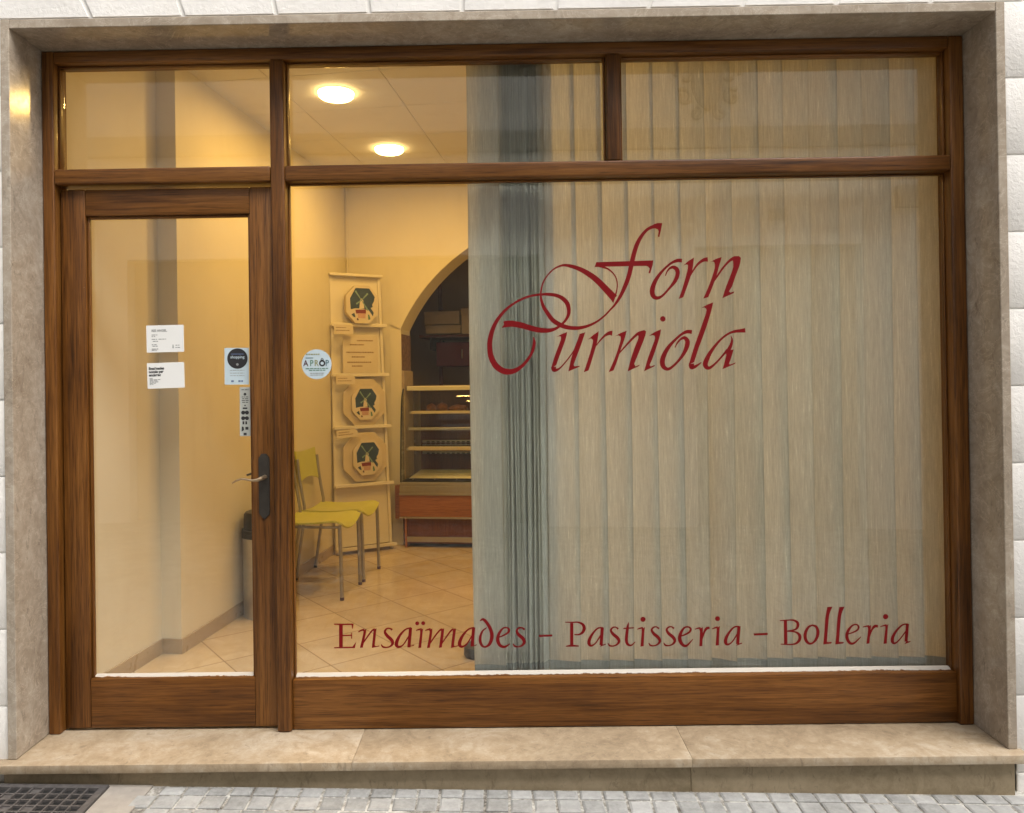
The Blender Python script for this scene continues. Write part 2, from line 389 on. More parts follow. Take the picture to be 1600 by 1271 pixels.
# concrete round the grate
cp = MB()
def gbox(mb, x0, x1, y0, y1, h0, h1, bev=0):
    b = bmesh.new(); bmesh.ops.create_cube(b, size=1)
    for v in b.verts:
        x = (x0 + x1) / 2 + v.co.x * (x1 - x0); v.co = Vector((x, (y0 + y1) / 2 + v.co.y * (y1 - y0), gz(x) + (h1 if v.co.z > 0 else h0)))
    if bev: bmesh.ops.bevel(b, geom=b.edges[:], offset=bev, segments=1, affect='EDGES')
    mb.add(b)
GX0, GX1, GY0, GY1 = -1.80, -1.402, -.60, -.226
for a in ((GX1 + .003, -1.252, -.62, YR - .004), (-2.2, GX0 - .003, -.62, YR - .004), (GX0 - .003, GX1 + .003, GY1 + .003, YR - .004), (GX0 - .003, GX1 + .003, -.62, GY0 - .003)):
    gbox(cp, *a, -.012, .0)
tag(cp.build('concrete_apron', M_['concrete']), kind='structure')
# --- drain grate
dg = thing('drain_grate', 'dark cast iron drain grate set in the pavement at the lower left', 'drain grate', (-1.6, -.41, gz(-1.6)))
fr = MB(); w = .024
for a in ((GX0, GX1, GY1 - w, GY1), (GX0, GX1, GY0, GY0 + w), (GX0, GX0 + w, GY0 + w, GY1 - w), (GX1 - w, GX1, GY0 + w, GY1 - w)): gbox(fr, *a, -.004, .007)
o = fr.build('grate_frame', M_['grate_iron'], dg); o.location = -dg.location
br = MB(); nx, ny = 9, 9
for i in range(1, nx):
    x = GX0 + w + (GX1 - GX0 - 2 * w) * i / nx; gbox(br, x - .003, x + .003, GY0 + w, GY1 - w, -.004, .006)
for i in range(1, ny):
    yy = GY0 + w + (GY1 - GY0 - 2 * w) * i / ny; gbox(br, GX0 + w, GX1 - w, yy - .003, yy + .003, -.004, .005)
for (i, j) in ((1, 7), (2, 5), (4, 5), (0, 4), (1, 5), (0, 6), (3, 8)):   # cells clogged with dirt
    cx, cyy = (GX1 - GX0 - 2 * w) / nx, (GY1 - GY0 - 2 * w) / ny
    gbox(br, GX0 + w + cx * i, GX0 + w + cx * (i + 1), GY0 + w + cyy * j, GY0 + w + cyy * (j + 1), -.0042, .0)
o = br.build('grate_bars', M_['grate_iron'], dg); o.location = -dg.location
pit_ = MB(); pit_.poly([(GX0, GY0, gz(GX0) - .0045), (GX1, GY0, gz(GX1) - .0045), (GX1, GY1, gz(GX1) - .0045), (GX0, GY1, gz(GX0) - .0045)])
o = pit_.build('pit', M_['black'], dg); o.location = -dg.location

# --- facade of the shop's building: white roughcast ashlar
YW = -.186
fw = MB()
X0, X1, Z1 = -7.0, 7.0, 8.5
so_ = .032                                                     # thickness of the marble slabs
JZ = [.018 + .2755 * k for k in range(-1, 11)]
def block(x0, x1, z0, z1, g=.002): fw.box(x0 + g, x1 - g, YW, YW + .05, z0 + g, z1 - g, .006, 2)
for side in (-1, 1):
    for k in range(len(JZ) - 1):
        if side < 0: x, lim = XL - so_ + .001, X0
        else: x, lim = XR + so_ - .001, X1
        first = True
        while (x > lim) if side < 0 else (x < lim):
            w = random.uniform(.55, .8) * (.6 if first and k % 2 else 1); first = False
            nx_ = x + side * w
            block(min(x, nx_), max(x, nx_), JZ[k], JZ[k + 1]); x = nx_
# flat arch of voussoirs over the opening
zt0, zt1 = ZT + so_ + .002, 3.16
xc, zc = -.20, -.1; pitch = .335
xs = [-.20 + pitch * (k + .25) for k in range(-6, 7)]
def sk(x, z): return xc + (x - xc) * (z - zc) / (zt0 - zc)
for a, b in zip(xs, xs[1:]):
    if a < XL - so_ - .25 or b > XR + so_ + .3: continue
    g = .004
    fw.prism([(sk(a, zt0) + g, YW, zt0), (sk(b, zt0) - g, YW, zt0), (sk(b, zt1) - g, YW, zt1 - g), (sk(a, zt1) + g, YW, zt1 - g)], (0, .05, 0), .005)
xa = [a for a in xs if a >= XL - so_ - .25][0]; xb = [b for b in xs if b <= XR + so_ + .3][-1]
for side, xe, lim in ((-1, xa, X0), (1, xb, X1)):
    za, zb = JZ[-1], zt1; f2 = xe
    fw.prism([(sk(xe, za) + side * .004, YW, za + .004), (lim, YW, za + .004), (lim, YW, zb - .004), (sk(xe, zb) + side * .004, YW, zb - .004)], (0, .05, 0), .005)
z = zt1
while z < Z1:
    x = X0 + random.uniform(-.4, 0)
    while x < X1:
        w = random.uniform(.55, .85); block(x, x + w, z, min(Z1, z + .2755)); x += w
    z += .2755
bd = thing('shop_building', 'white roughcast building front around the wooden shopfront', 'building', (0, -.1, 0))
o = fw.build('wall_blocks', M_['roughcast'], bd, True); o.location = (0, .1, 0)
core = MB()
T0, T1 = YW + .0055, .16
core.box(X0, XL - so_ - .001, T0, T1, -.4, Z1); core.box(XR + so_ + .001, X1, T0, T1, -.4, Z1); core.box(XL - so_ - .001, XR + so_ + .001, T0, T1, ZT + so_ + .001, Z1)
o = core.build('wall_core', M_['joint'], bd); o.location = (0, .1, 0)
# --- marble surround
ss = thing('stone_surround', 'grey brown marble slabs lining the reveal of the shopfront', 'stone surround', (0, -.1, ZB))
for nm, a in (('jamb_slab', (XL - so_, XL, DF, .10, ZB + .001, ZT + so_)), ('jamb_slab', (XR, XR + so_, DF, .10, ZB + .001, ZT + so_)), ('lintel_slab', (XL + .0005, XR - .0005, DF + .0008, .10, ZT, ZT + so_ - .0008))):
    o = MB().box(*a, .0018, 1).build(nm, M_['marble'], ss, False); o.location = -ss.location
# --- stone sill / step
st = thing('stone_step', 'worn tan marble door step running under the whole shopfront', 'step', (0, -.1, 0))
for a, b in ((-2.05, -.5393), (-.5387, .6567), (.6573, 1.835)):
    o = MB().box(a, b, YS, .14, ZB - .03, ZB, .0018, 2).build('tread_slab', M_['sill'], st, True); o.location = -st.location
for a, b in ((-1.79, .6565), (.6575, 1.800)):
    o = MB().box(a, b, YR, .05, -.12, ZB - .0305, .003, 1).build('riser_slab', M_['riser'], st); o.location = -st.location

# --- opposite side of the street (seen only as a reflection in the panes)
YO = -4.6
ob = thing('opposite_house', 'pale house across the street, mirrored faintly in the shop panes', 'house', (0, YO, 0))
def ochild(name, mb, mat):
    o = mb.build(name, mat, ob); o.location = (0, -YO, 0); return o
w_ = MB()
ops = [(-3.72, .46, -.3, 2.70), (1.96, 3.62, -.3, 2.755)]
xs_ = [-9, -3.72, .46, 1.96, 3.62, 9]
for i in range(5):
    z0 = -.5
    for (a, b, c, d) in ops:
        if abs(a - xs_[i]) < 1e-6: z0 = d
    w_.box(xs_[i], xs_[i + 1], YO - .3, YO, z0, 7.2)
ochild('wall', w_, M_['opp_wall'])
ochild('string_course', MB().box(-9, 9, YO, YO + .07, 3.72, 3.93, .02), M_['opp_trim'])
ochild('shutter', MB().box(-3.72, .46, YO - .22, YO - .16, -.3, 2.70), M_['opp_dark'])
ochild('door', MB().box(1.96, 3.62, YO - .2, YO - .14, -.3, 2.755), M_['opp_dark'])
ochild('number_plate', MB().box(2.70, 2.87, YO, YO + .01, 3.0, 3.12, .004), M_['opp_trim'])
ochild('meter_box', MB().box(3.95, 4.25, YO, YO + .08, 3.10, 3.32, .01), M_['opp_trim'])
cr = MB(); cxx, czz = 2.11, 4.33
pts = [(cxx + .16 * sx, czz + zz) for sx, zz in ((-1, .2), (1, .2), (1, -.02), (.6, -.16), (0, -.24), (-.6, -.16), (-1, -.02))]
cr.prism([(x, YO, z) for x, z in pts], (0, .05, 0), .012)
for sx in (-1, 1):
    for (x0, z0, rad, n0, n1) in ((.22, .12, .10, 0, 1.7), (.24, -.1, .09, .3, 2.0), (.12, -.26, .07, .5, 2.1)):
        cr.tube([(cxx + sx * (x0 + rad * (1 - t * .35) * math.cos(math.pi * (n0 + t))), YO + .03, czz + z0 + rad * (1 - t * .35) * math.sin(math.pi * (n0 + t))) for t in [n1 * k / 14 for k in range(15)]], .024, 6)
ochild('relief_crest', cr, M_['opp_trim'])

# ================================================================== SHOPFRONT JOINERY
sf = thing('shopfront_frame', 'varnished brown wooden shopfront frame with large fixed panes', 'shopfront', (0, 0, ZB))
def sfp(name, mb, mat, smooth=True):
    o = mb.build(name, mat, sf, smooth); o.location = (0, 0, -ZB); return o
YB = .095
sfp('jamb', MB().box(XL + .001, -1.705, 0, YB, ZB, ZT - .001, .007, 3), M_['wood_z'])
sfp('jamb', MB().box(1.733, XR - .001, 0, YB, ZB, ZT - .001, .007, 3), M_['wood_z'])
sfp('head_rail', MB().box(-1.7045, 1.7325, .0015, YB, 2.688, ZT - .001, .006, 3), M_['wood_x'])
sfp('mullion', MB().box(-.871, -.815, -.002, YB, ZB, 2.6875, .010, 3), M_['wood_z'])
sfp('transom_bar', MB().box(-1.7045, -.8715, -.001, YB, 2.219, 2.278, .007, 3), M_['wood_x'])
sfp('transom_bar', MB().box(-.8145, 1.7325, -.001, YB, 2.219, 2.278, .007, 3), M_['wood_x'])
sfp('short_mullion', MB().box(.424, .478, 0, YB, 2.2785, 2.6875, .006, 3), M_['wood_z'])
sfp('bottom_panel', MB().box(-.8145, 1.7325, .018, YB, ZB + .003, .298, .004, 2), M_['wood_x'])
GY = .066
def pane(name, x0, x1, z0, z1, par=sf, y=GY, off=None):
    o = MB().box(x0, x1, y, y + .005, z0, z1).build(name, M_['glass'], par); o.location = -par.location; return o
def beads(x0, x1, z0, z1, y0, y1, wd, worn=True, par=sf):
    """thin glazing beads round one pane"""
    zlo = z0 + (wd if not worn else .011)
    for nm, a, m in (('glazing_bead', (x0, x0 + wd, y0, y1, z0, z1), M_['wood_z']), ('glazing_bead', (x1 - wd, x1, y0, y1, z0, z1), M_['wood_z']), ('glazing_bead', (x0 + wd, x1 - wd, y0, y1, z1 - wd, z1), M_['wood_x'])):
        o = MB().box(*a, .003, 2).build(nm, m, par, True); o.location = -par.location
    o = MB().prism([(x0 + wd, y0 - .004 if worn else y0, z0), (x0 + wd, y1, z0), (x0 + wd, y1, zlo), (x0 + wd, y0 + .004 if worn else y0, zlo - .005)], (x1 - x0 - 2 * wd, 0, 0), .0015).build('sill_bead' if worn else 'glazing_bead', M_['worn_sheen_x'] if worn else M_['wood_x'], par, True)  # bottom bead gets the pale mix of wear and painted reflection
    o.location = -par.location
pane('transom_pane', -1.7, -.873, 2.28, 2.687); beads(-1.7045, -.8715, 2.2785, 2.6875, .035, GY - .001, .006, False)
pane('transom_pane', -.813, .423, 2.28, 2.687); beads(-.8145, .4235, 2.2785, 2.6875, .035, GY - .001, .006, False)
pane('transom_pane', .479, 1.731, 2.28, 2.687); beads(.4785, 1.7325, 2.2785, 2.6875, .035, GY - .001, .010, False)
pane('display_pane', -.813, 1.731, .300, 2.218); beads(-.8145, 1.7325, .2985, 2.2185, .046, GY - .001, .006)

# --- door
DZ0, DZ1 = ZB + .010, 2.206
dr = thing('shop_door', 'varnished brown wooden glazed door with dark handle plate', 'door', (-1.287, .055, DZ0))
def drp(name, mb, mat, smooth=True):
    o = mb.build(name, mat, dr, smooth); o.location = -dr.location; return o
drp('stile', MB().box(-1.700, -1.604, .033, .078, DZ0, DZ1, .004, 2), M_['wood_z'])
drp('stile', MB().box(-.964, -.876, .033, .078, DZ0, DZ1, .004, 2), M_['wood_z'])
drp('top_rail', MB().box(-1.6035, -.9645, .0335, .078, 2.103, DZ1 - .0005, .003, 2), M_['wood_x'])
drp('bottom_rail', MB().box(-1.6035, -.9645, .0335, .078, DZ0 + .0005, .3055, .003, 2), M_['wood_x'])
pane('door_pane', -1.602, -.966, .308, 2.101, dr, .061)
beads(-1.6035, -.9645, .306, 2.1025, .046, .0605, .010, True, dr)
# handle
hp = MB(); hx, hz0, hz1, hw = -.9175, .914, 1.170, .0215
hp.prism([(hx - hw, .033, hz0 + .024), (hx, .033, hz0), (hx + hw, .033, hz0 + .024), (hx + hw, .033, hz1 - .018), (hx + hw * .45, .033, hz1), (hx - hw * .45, .033, hz1), (hx - hw, .033, hz1 - .018)], (0, -.007, 0), .002)
plate = drp('handle_plate', hp, M_['iron'])
lv = MB(); a0 = Vector((-.913, .026, 1.080))
lv.tube([a0, a0 + Vector((0, -.030, 0)), a0 + Vector((-.004, -.043, -.001)), a0 + Vector((-.016, -.048, -.006)), a0 + Vector((-.035, -.048, -.007)), a0 + Vector((-.060, -.048, -.002)), a0 + Vector((-.078, -.048, -.001)), a0 + Vector((-.098, -.047, -.008)), a0 + Vector((-.112, -.046, -.017))],
        [.0085, .0085, .008, .0065, .0048, .004, .0038, .0034, .0025], 12)
lev = lv.build('lever', M_['bronze'], plate, True)
lv = MB(); b0 = Vector((-.913, .079, 1.080))
lv.tube([b0, b0 + Vector((0, .04, 0)), b0 + Vector((-.02, .05, -.002)), b0 + Vector((-.07, .05, .006)), b0 + Vector((-.105, .05, -.004))], [.008, .008, .007, .005, .004], 10)
drp('inner_lever', lv, M_['iron'])

# ================================================================== ROOM
FZ, CZ = .104, 3.06
KX, KY, PH = -1.27, 3.43, R(7.4)
def L2W(x, y, z=0): return Vector((KX + x * math.cos(PH) + y * math.sin(PH), KY - x * math.sin(PH) + y * math.cos(PH), z))
def W2L(x, y):
    dx, dy = x - KX, y - KY; return dx * math.cos(PH) - dy * math.sin(PH), dx * math.sin(PH) + dy * math.cos(PH)
def place(o): o.location = (KX, KY, 0); o.rotation_euler.z = -PH; return o
def atL(u, v, yl):
    """point on the plane local y = yl of the room, in room coordinates"""
    d = ray(u, v); n = Vector((math.sin(PH), math.cos(PH), 0)); k = Vector((KX, KY, 0))
    s = (yl - (CAMP - k).dot(n)) / d.dot(n); p = CAMP + d * s; lx, ly = W2L(p.x, p.y); return Vector((lx, ly, p.z))
RW = 3.75                                                      # room width in its own axes
YF = -3.28
fm = MB(); 
for c_ in ((-2.1, .1405), (3.2, .1405), (3.6, 6.3), (-1.5, 6.3)):
    fx_, fy_ = W2L(*c_); fm.bm.verts.new((fx_, fy_, FZ))
fm.bm.faces.new(fm.bm.verts[:])
tag(place(fm.build('shop_floor', M_['floor'])), kind='structure')
cm = MB(); g = .0022
cxs = [.365 + .61 * k for k in range(-2, 7)]; cys = [-.72 - .525 * k for k in range(-3, 8)]
for a, b in zip(cxs, cxs[1:]):
    for c, d in zip(cys[1:], cys):
        if c < -3.26 + .13 * a: continue
        cm.box(a + g, b - g, c + g, d - g, CZ, CZ + .012)
cm.prism([(*W2L(x, y), CZ + .0115) for x, y in ((-2.3, .1605), (3.2, .1605), (3.6, 6.3), (-1.5, 6.3))], (0, 0, .07))
tag(place(cm.build('shop_ceiling', M_['ceiling'])), kind='structure')
# left wall with its step
lw = thing('side_wall', 'cream painted left side wall of the shop with a stepped corner', 'wall', (KX, KY, FZ), -PH)
YSTEP = -2.575
a = MB(); a.prism([(0, 0.3, FZ), (0, YSTEP, FZ), (-.104, YSTEP, FZ), (-.104, YF, FZ), (-.45, YF, FZ), (-.45, .3, FZ)], (0, 0, CZ - FZ + .02))
o = a.build('plaster_wall', M_['cream'], lw); o.location.z = -FZ
a = MB(); t = .009; h = .074
for (x0, x1, y0, y1) in ((0, t, YSTEP, -.004), (-.104, t, YSTEP - t, YSTEP), (-.104, -.104 + t, YF, YSTEP - t - .0005)): a.box(x0, x1, y0, y1, FZ, FZ + h, .0015, 1)
o = a.build('skirting', M_['skirting'], lw); o.location.z = -FZ
# back wall with the wide arch
ACX, ACZ, AR = 1.848, 1.223, 1.528
AX0 = .466; spring = ACZ + math.sqrt(AR ** 2 - (ACX - AX0) ** 2)
a_l = math.pi - math.atan2(spring - ACZ, ACX - AX0)
arc = [(ACX + AR * math.cos(a_l + (math.pi / 2 - a_l) * 2 * k / 40), ACZ + AR * math.sin(a_l + (math.pi / 2 - a_l) * 2 * k / 40)) for k in range(41)]
AX1 = 2 * ACX - AX0
bw = thing('back_wall', 'cream painted back wall with a wide plastered archway', 'wall', (KX, KY, FZ), -PH)
a = MB(); TH = .30
def arch_wall(mb, y0, y1):
    # left pier, arch spandrel strips
    mb.box(-.1, AX0, y0, y1, FZ, spring)
    for (p, q) in zip(arc, arc[1:]):
        mb.prism([(p[0], y0, p[1]), (q[0], y0, q[1]), (q[0], y0, CZ + .02), (p[0], y0, CZ + .02)], (0, y1 - y0, 0))
    mb.box(-.1, AX0, y0, y1, spring, CZ + .02)
    mb.box(AX1, RW + .3, y0, y1, FZ, CZ + .02)
arch_wall(a, 0, TH)
o = a.build('plaster_wall', M_['cream'], bw); o.location.z = -FZ
a = MB(); AW = .092
n = len(arc)
inn = [(ACX + (AR + .001) / AR * (p[0] - ACX), ACZ + (AR + .001) / AR * (p[1] - ACZ)) for p in arc]
outr = [(ACX + (AR + AW) / AR * (p[0] - ACX), ACZ + (AR + AW) / AR * (p[1] - ACZ)) for p in arc]
for i in range(n - 1):
    a.prism([(inn[i][0], -.012, inn[i][1]), (inn[i + 1][0], -.012, inn[i + 1][1]), (outr[i + 1][0], -.012, outr[i + 1][1]), (outr[i][0], -.012, outr[i][1])], (0, .0118, 0))
o = a.build('archivolt', M_['cream'], bw); o.location.z = -FZ
o = MB().box(.374, AX0 + .001, -.005, -.0002, FZ, spring - .004, .001, 1).build('pier_facing', M_['cream'], bw); o.location.z = -FZ
o = MB().box(AX0 + .0003, AX0 + .006, .006, TH, 1.535, 1.835, .002, 1).build('rough_stone', M_['roughstone'], bw); o.location.z = -FZ
o = MB().box(AX0 + .0003, AX0 + .022, .004, TH + .01, .5, 1.533, .008, 2).build('stone_pier', M_['jambstone'], bw); o.location.z = -FZ
o = MB().box(-.0, AX0 - .1, -.010, -.0003, FZ, FZ + .074, .0015, 1).build('skirting', M_['skirting'], bw); o.location.z = -FZ
o = MB().tube([(.002, -.012, FZ + 1.6), (.002, -.012, CZ)], .006, 8).build('conduit', M_['cream'], bw, True); o.location = (.018, 0, -FZ)
# the two walls out of view, and the dim back room
rs = MB(); rs.box(RW, RW + .2, -2.76, .3, FZ, CZ + .02)
tag(place(rs.build('room_shell', M_['cream'])), kind='structure')
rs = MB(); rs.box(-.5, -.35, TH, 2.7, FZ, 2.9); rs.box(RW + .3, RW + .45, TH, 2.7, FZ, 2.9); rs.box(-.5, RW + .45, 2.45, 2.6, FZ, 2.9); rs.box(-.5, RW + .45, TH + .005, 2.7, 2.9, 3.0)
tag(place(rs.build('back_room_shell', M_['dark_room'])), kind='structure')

# --- ceiling lamps (their own light)
def lamp(x, y, label, k=1.0):
    t = thing('ceiling_lamp', label, 'lamp', (x, y, CZ), 0, 'round recessed ceiling lamps')
    MB().lathe([(.0985, -.0005), (.106, -.0005), (.1055, -.003), (.1, -.004), (.0985, -.003), (.0985, -.0005)]).build('trim_ring', M_['ceiling'], t, True)
    MB().lathe([(.0, -.034), (.06, -.033), (.088, -.028), (.097, -.020), (.098, -.002)]).build('diffuser', M_['lens'], t, True)
    ld = bpy.data.lights.new('lamp_light', 'AREA'); ld.shape = 'DISK'; ld.size = .19; ld.energy = LAMP_W * k; ld.color = LAMP_COL
    lo = bpy.data.objects.new('lamp_light', ld); col.objects.link(lo); lo.parent = t; lo.location = (0, 0, -.036)
    return t
lamp(-.891, 1.331, 'glowing round ceiling lamp left of the blinds, nearer the window')
lamp(-.743, 2.366, 'glowing round ceiling lamp left of the blinds, farther back')
lamp(.323, 1.228, 'glowing ceiling lamp behind the blinds, nearer the window', 1.45)
lamp(.499, 2.289, 'glowing ceiling lamp behind the blinds, farther back', 1.15)

# ================================================================== VERTICAL BLIND
vb = thing('vertical_blind', 'beige linen vertical blind drawn across the right part of the window', 'vertical blind', (.8, .17, 2.94))
SZ0, SZ1, HEM = .262, 2.925, .042
def slat(cx, cy, ang, width=.127, curve=.006, twist=0, seed=0):
    """one hanging fabric louvre: gently curved across and slightly wavy down its length, with a stitched hem pocket"""
    rnd = random.Random(seed); ph = rnd.uniform(0, 6.28); am = rnd.uniform(.002, .010)
    nz, nx = 14, 13
    def pt(i, z):
        t = i / (nx - 1) - .5; f = (z - SZ0) / (SZ1 - SZ0)
        a = ang + twist * (1 - f) + am * (3.5 - 3 * f) * math.sin(ph + f * 5)
        lx = t * width; ly = curve * (1 - 4 * t * t) * (.6 + .4 * math.sin(ph + 3 * f)) + .0015 * math.sin(ph * 3 + f * 9 + t * 5)
        return Vector((cx + am * .6 * math.sin(ph + f * 4) * (1 - f) + lx * math.cos(a) - ly * math.sin(a), cy + lx * math.sin(a) + ly * math.cos(a), z))
    def strip(zs, name, mat, par, off=0):
        b = bmesh.new(); la = b.verts.layers.float.new('across'); g = [[b.verts.new(pt(i, z) + Vector((0, off, 0))) for i in range(nx)] for z in zs]
        for r0 in g:
            for i, v in enumerate(r0): v[la] = i / (nx - 1)
        for r0, r1 in zip(g, g[1:]):
            for i in range(nx - 1): b.faces.new((r0[i], r0[i + 1], r1[i + 1], r1[i]))
        m = MB(); m.bm.free(); m.bm = b
        o = m.build(name, mat, par, True)
        if par is vb: o.location = -vb.location
        return o
    zs = [SZ0 + HEM + (SZ1 - SZ0 - HEM) * k / (nz - 1) for k in range(nz)]
    s = strip(zs, 'slat', M_['slat'], vb)
    hz = [SZ0, SZ0 + HEM * .5, SZ0 + HEM]
    h = strip(hz, 'hem_pocket', M_['hem'], s)
    return s
rnd0 = random.Random(3)
edges = [.196 + .1052 * i + rnd0.uniform(-.005, .005) for i in range(16)]   # left edges of the hanging louvres
BY = .172
for i, x in enumerate(edges[:-1]):
    x1 = edges[i + 1]; wd = .127
    cx = x - .004 + wd / 2
    ang = -R((10, 12, 11, 9, 12, 19, 22, 8, 17, 10, 14, 9, 18, 11, 13)[i])
    slat(cx, BY, ang, wd, .007, R(6) * math.sin(i * 1.7), seed=i)
slat(-.112 + .0635, BY + .02, R(-4), .127, .006, 0, seed=41); slat(-.113 + .0635, BY + .06, R(-4), .127, .006, 0, seed=42); slat(-.118 + .0635, BY - .036, R(-6), .127, .006, 0, seed=40)          # leading slat facing the street; two unseen slats added behind it block lamp light
for k in range(19):                                                    # the louvres pushed together, each showing a narrow strip
    rnd = random.Random(100 + k); a_ = R(42 + rnd.uniform(-6, 6)); w_s = .120
    xe = .002 + .0074 * k + (.010 * (k - 15) if k > 15 else 0) + rnd.uniform(-.0022, .0022)
    if k > 15: a_ = R(56)
    slat(xe + w_s / 2 * math.cos(a_), BY - .022 + w_s / 2 * math.sin(a_), a_, w_s, .004, R(rnd.uniform(-4, 4)), seed=100 + k)
hr = MB().box(-.13, 1.80, BY - .022, BY + .022, 2.925, 2.965, .004).build('head_rail', M_['white_board'], vb); hr.location = -vb.location
ch = MB()
for x in [e + .06 for e in edges[:-1]]:
    for (dx0, dx1) in ((-.05, 0), (0, .05)):
        ch.tube([(x + dx0, BY + .02, SZ0 + .004), (x + (dx0 + dx1) / 2, BY + .022, SZ0 - .006), (x + dx1, BY + .02, SZ0 + .004)], .0016, 5)
o = ch.build('bottom_chain', M_['white_board'], vb); o.location = -vb.location

# a stand half hidden behind the blind
fs = thing('floor_stand', 'dark stand with a black round foot beside the blind edge', 'stand', (-.132, .80, FZ))
MB().lathe([(.0, 0), (.055, .0), (.062, .012), (.060, .050), (.040, .066), (.014, .072), (.0, .072)]).build('foot', M_['black'], fs, True)
MB().tube([(.022, 0, .07), (.022, 0, 1.15)], .011, 12).build('pole', M_['case_wood_dark'], fs, True)
MB().lathe([(.0, 1.15), (.02, 1.15), (.02, 1.165), (0, 1.17)], (.022, 0, 0), 16).build('cap', M_['black'], fs, True)

# ================================================================== LETTERING ON THE GLASS
LY = GY - .0012
FR = {'A': (740, 340, 7.2727), 'B': (740, 460, 7.2727), 'C': (920, 340, 6.4), 'D': (850, 470, 9.4118), 'E': (1000, 460, 8.8889),
      'F': (510, 950, 4.8485), 'G': (830, 950, 4.7059), 'H': (1150, 930, 5.5172)}
def fpx(f, x, y): a = FR[f]; return a[0] + x / a[2], a[1] + y / a[2]
def cr(pts, n=7):
    """Catmull-Rom through points of any dimension"""
    P_ = [Vector(p) for p in pts]; P_ = [P_[0] * 2 - P_[1]] + P_ + [P_[-1] * 2 - P_[-2]]; outp = []
    for i in range(1, len(P_) - 2):
        for k in range(n):
            t = k / n; a, b, c, d = P_[i - 1:i + 3]
            outp.append(.5 * ((2 * b) + (c - a) * t + (2 * a - 5 * b + 4 * c - d) * t * t + (3 * b - a - 3 * c + d) * t ** 3))
    return outp + [P_[-2]]
lcount = [0]
def put(mb, px, bend):
    lcount[0] += 1; y = LY - .00004 * (lcount[0] % 12)
    return [mb.bm.verts.new(atY(u, v, y)) for u, v in px]
def stroke(mb, pts, mode=None):
    """centre line with a full width per point, all in picture pixels; laid on the pane"""
    s = cr(pts); L = []; Rr = []
    for i, p in enumerate(s):
        a, b = s[max(i - 1, 0)], s[min(i + 1, len(s) - 1)]
        t = Vector((b[0] - a[0], b[1] - a[1])); t = t.normalized() if t.length else Vector((1, 0)); nn = Vector((-t.y, t.x)); w = max(p[2], .25) / 2
        L.append((p[0] + nn.x * w, p[1] + nn.y * w)); Rr.append((p[0] - nn.x * w, p[1] - nn.y * w))
    va = put(mb, L, 0); lcount[0] -= 1; vb_ = put(mb, Rr, 0)
    for i in range(len(va) - 1): mb.bm.faces.new((va[i], va[i + 1], vb_[i + 1], vb_[i]))
def strip2(mb, L, Rr):
    """a stem given by its left and right outline"""
    n = 16
    def res(c):
        c = cr([(*p, 0) for p in c], 8); d = [0]
        for a, b in zip(c, c[1:]): d.append(d[-1] + (b - a).length)
        o_ = []
        for k in range(n + 1):
            t = d[-1] * k / n; i = max(j for j in range(len(d)) if d[j] <= t + 1e-9); i = min(i, len(c) - 2)
            f = (t - d[i]) / max(d[i + 1] - d[i], 1e-9); o_.append(c[i].lerp(c[i + 1], f)[:2])
        return o_
    va = put(mb, res(L), 0); lcount[0] -= 1; vb_ = put(mb, res(Rr), 0)
    for i in range(n): mb.bm.faces.new((va[i], va[i + 1], vb_[i + 1], vb_[i]))
def fill(mb, pts): mb.bm.faces.new(put(mb, pts, 0))
def dot(mb, x, y, r): fill(mb, [(x + r * math.cos(a), y + r * math.sin(a)) for a in [2 * math.pi * k / 20 for k in range(20)]])
def S(mb, f, pts): k = FR[f][2]; stroke(mb, [(*fpx(f, x, y), w / k) for x, y, w in pts])
def T(mb, f, L, Rr): strip2(mb, [fpx(f, *p) for p in L], [fpx(f, *p) for p in Rr])
def Q(mb, f, pts): fill(mb, [fpx(f, *p) for p in pts])
def Dt(mb, f, x, y, r): dot(mb, *fpx(f, x, y), r / FR[f][2])

w1 = MB()   # upper word of the shop name
# big swash f: slanting stroke, loop and stem in one sweep
toA = lambda pts: [(*fpx('A', x, y), w / 7.2727) for x, y, w in pts]
toB = lambda pts: [(*fpx('B', x, y), w / 7.2727) for x, y, w in pts]
toC = lambda pts: [(*fpx('C', x, y), w / 6.4) for x, y, w in pts]
sweep = toA([(1600, 918, 82), (1500, 812, 74), (1400, 712, 68), (1300, 638, 60), (1200, 585, 50), (1100, 553, 40), (1010, 545, 26), (915, 585, 18), (835, 665, 16), (785, 755, 18), (765, 850, 20), (768, 930, 27), (795, 1015, 38), (845, 1095, 46)]) \
    + toB([(895, 290, 50), (955, 333, 52), (1025, 366, 50), (1105, 383, 46), (1200, 383, 40), (1300, 360, 31), (1400, 312, 24), (1485, 248, 20), (1550, 180, 20)]) \
    + toC([(262, 872, 23), (320, 780, 34), (370, 670, 42), (402, 580, 44), (425, 480, 46), (450, 370, 45), (482, 270, 42), (525, 190, 35), (580, 125, 30), (640, 92, 34)])
stroke(w1, sweep)
Q(w1, 'C', [(618, 88), (655, 66), (690, 56), (735, 57), (722, 125), (705, 197), (691, 191), (699, 140), (690, 120), (665, 110), (640, 112)])
Q(w1, 'C', [(245, 858), (222, 825), (262, 775), (270, 782)])
Q(w1, 'C', [(57, 497), (75, 447), (645, 430), (638, 484), (185, 492)])
Q(w1, 'C', [(560, 480), (640, 470), (615, 560), (598, 556), (608, 512), (595, 494)])
S(w1, 'C', [(85, 488, 10), (140, 498, 18), (190, 515, 18), (240, 556, 14), (272, 605, 12), (285, 665, 12), (280, 725, 13), (262, 795, 18)])
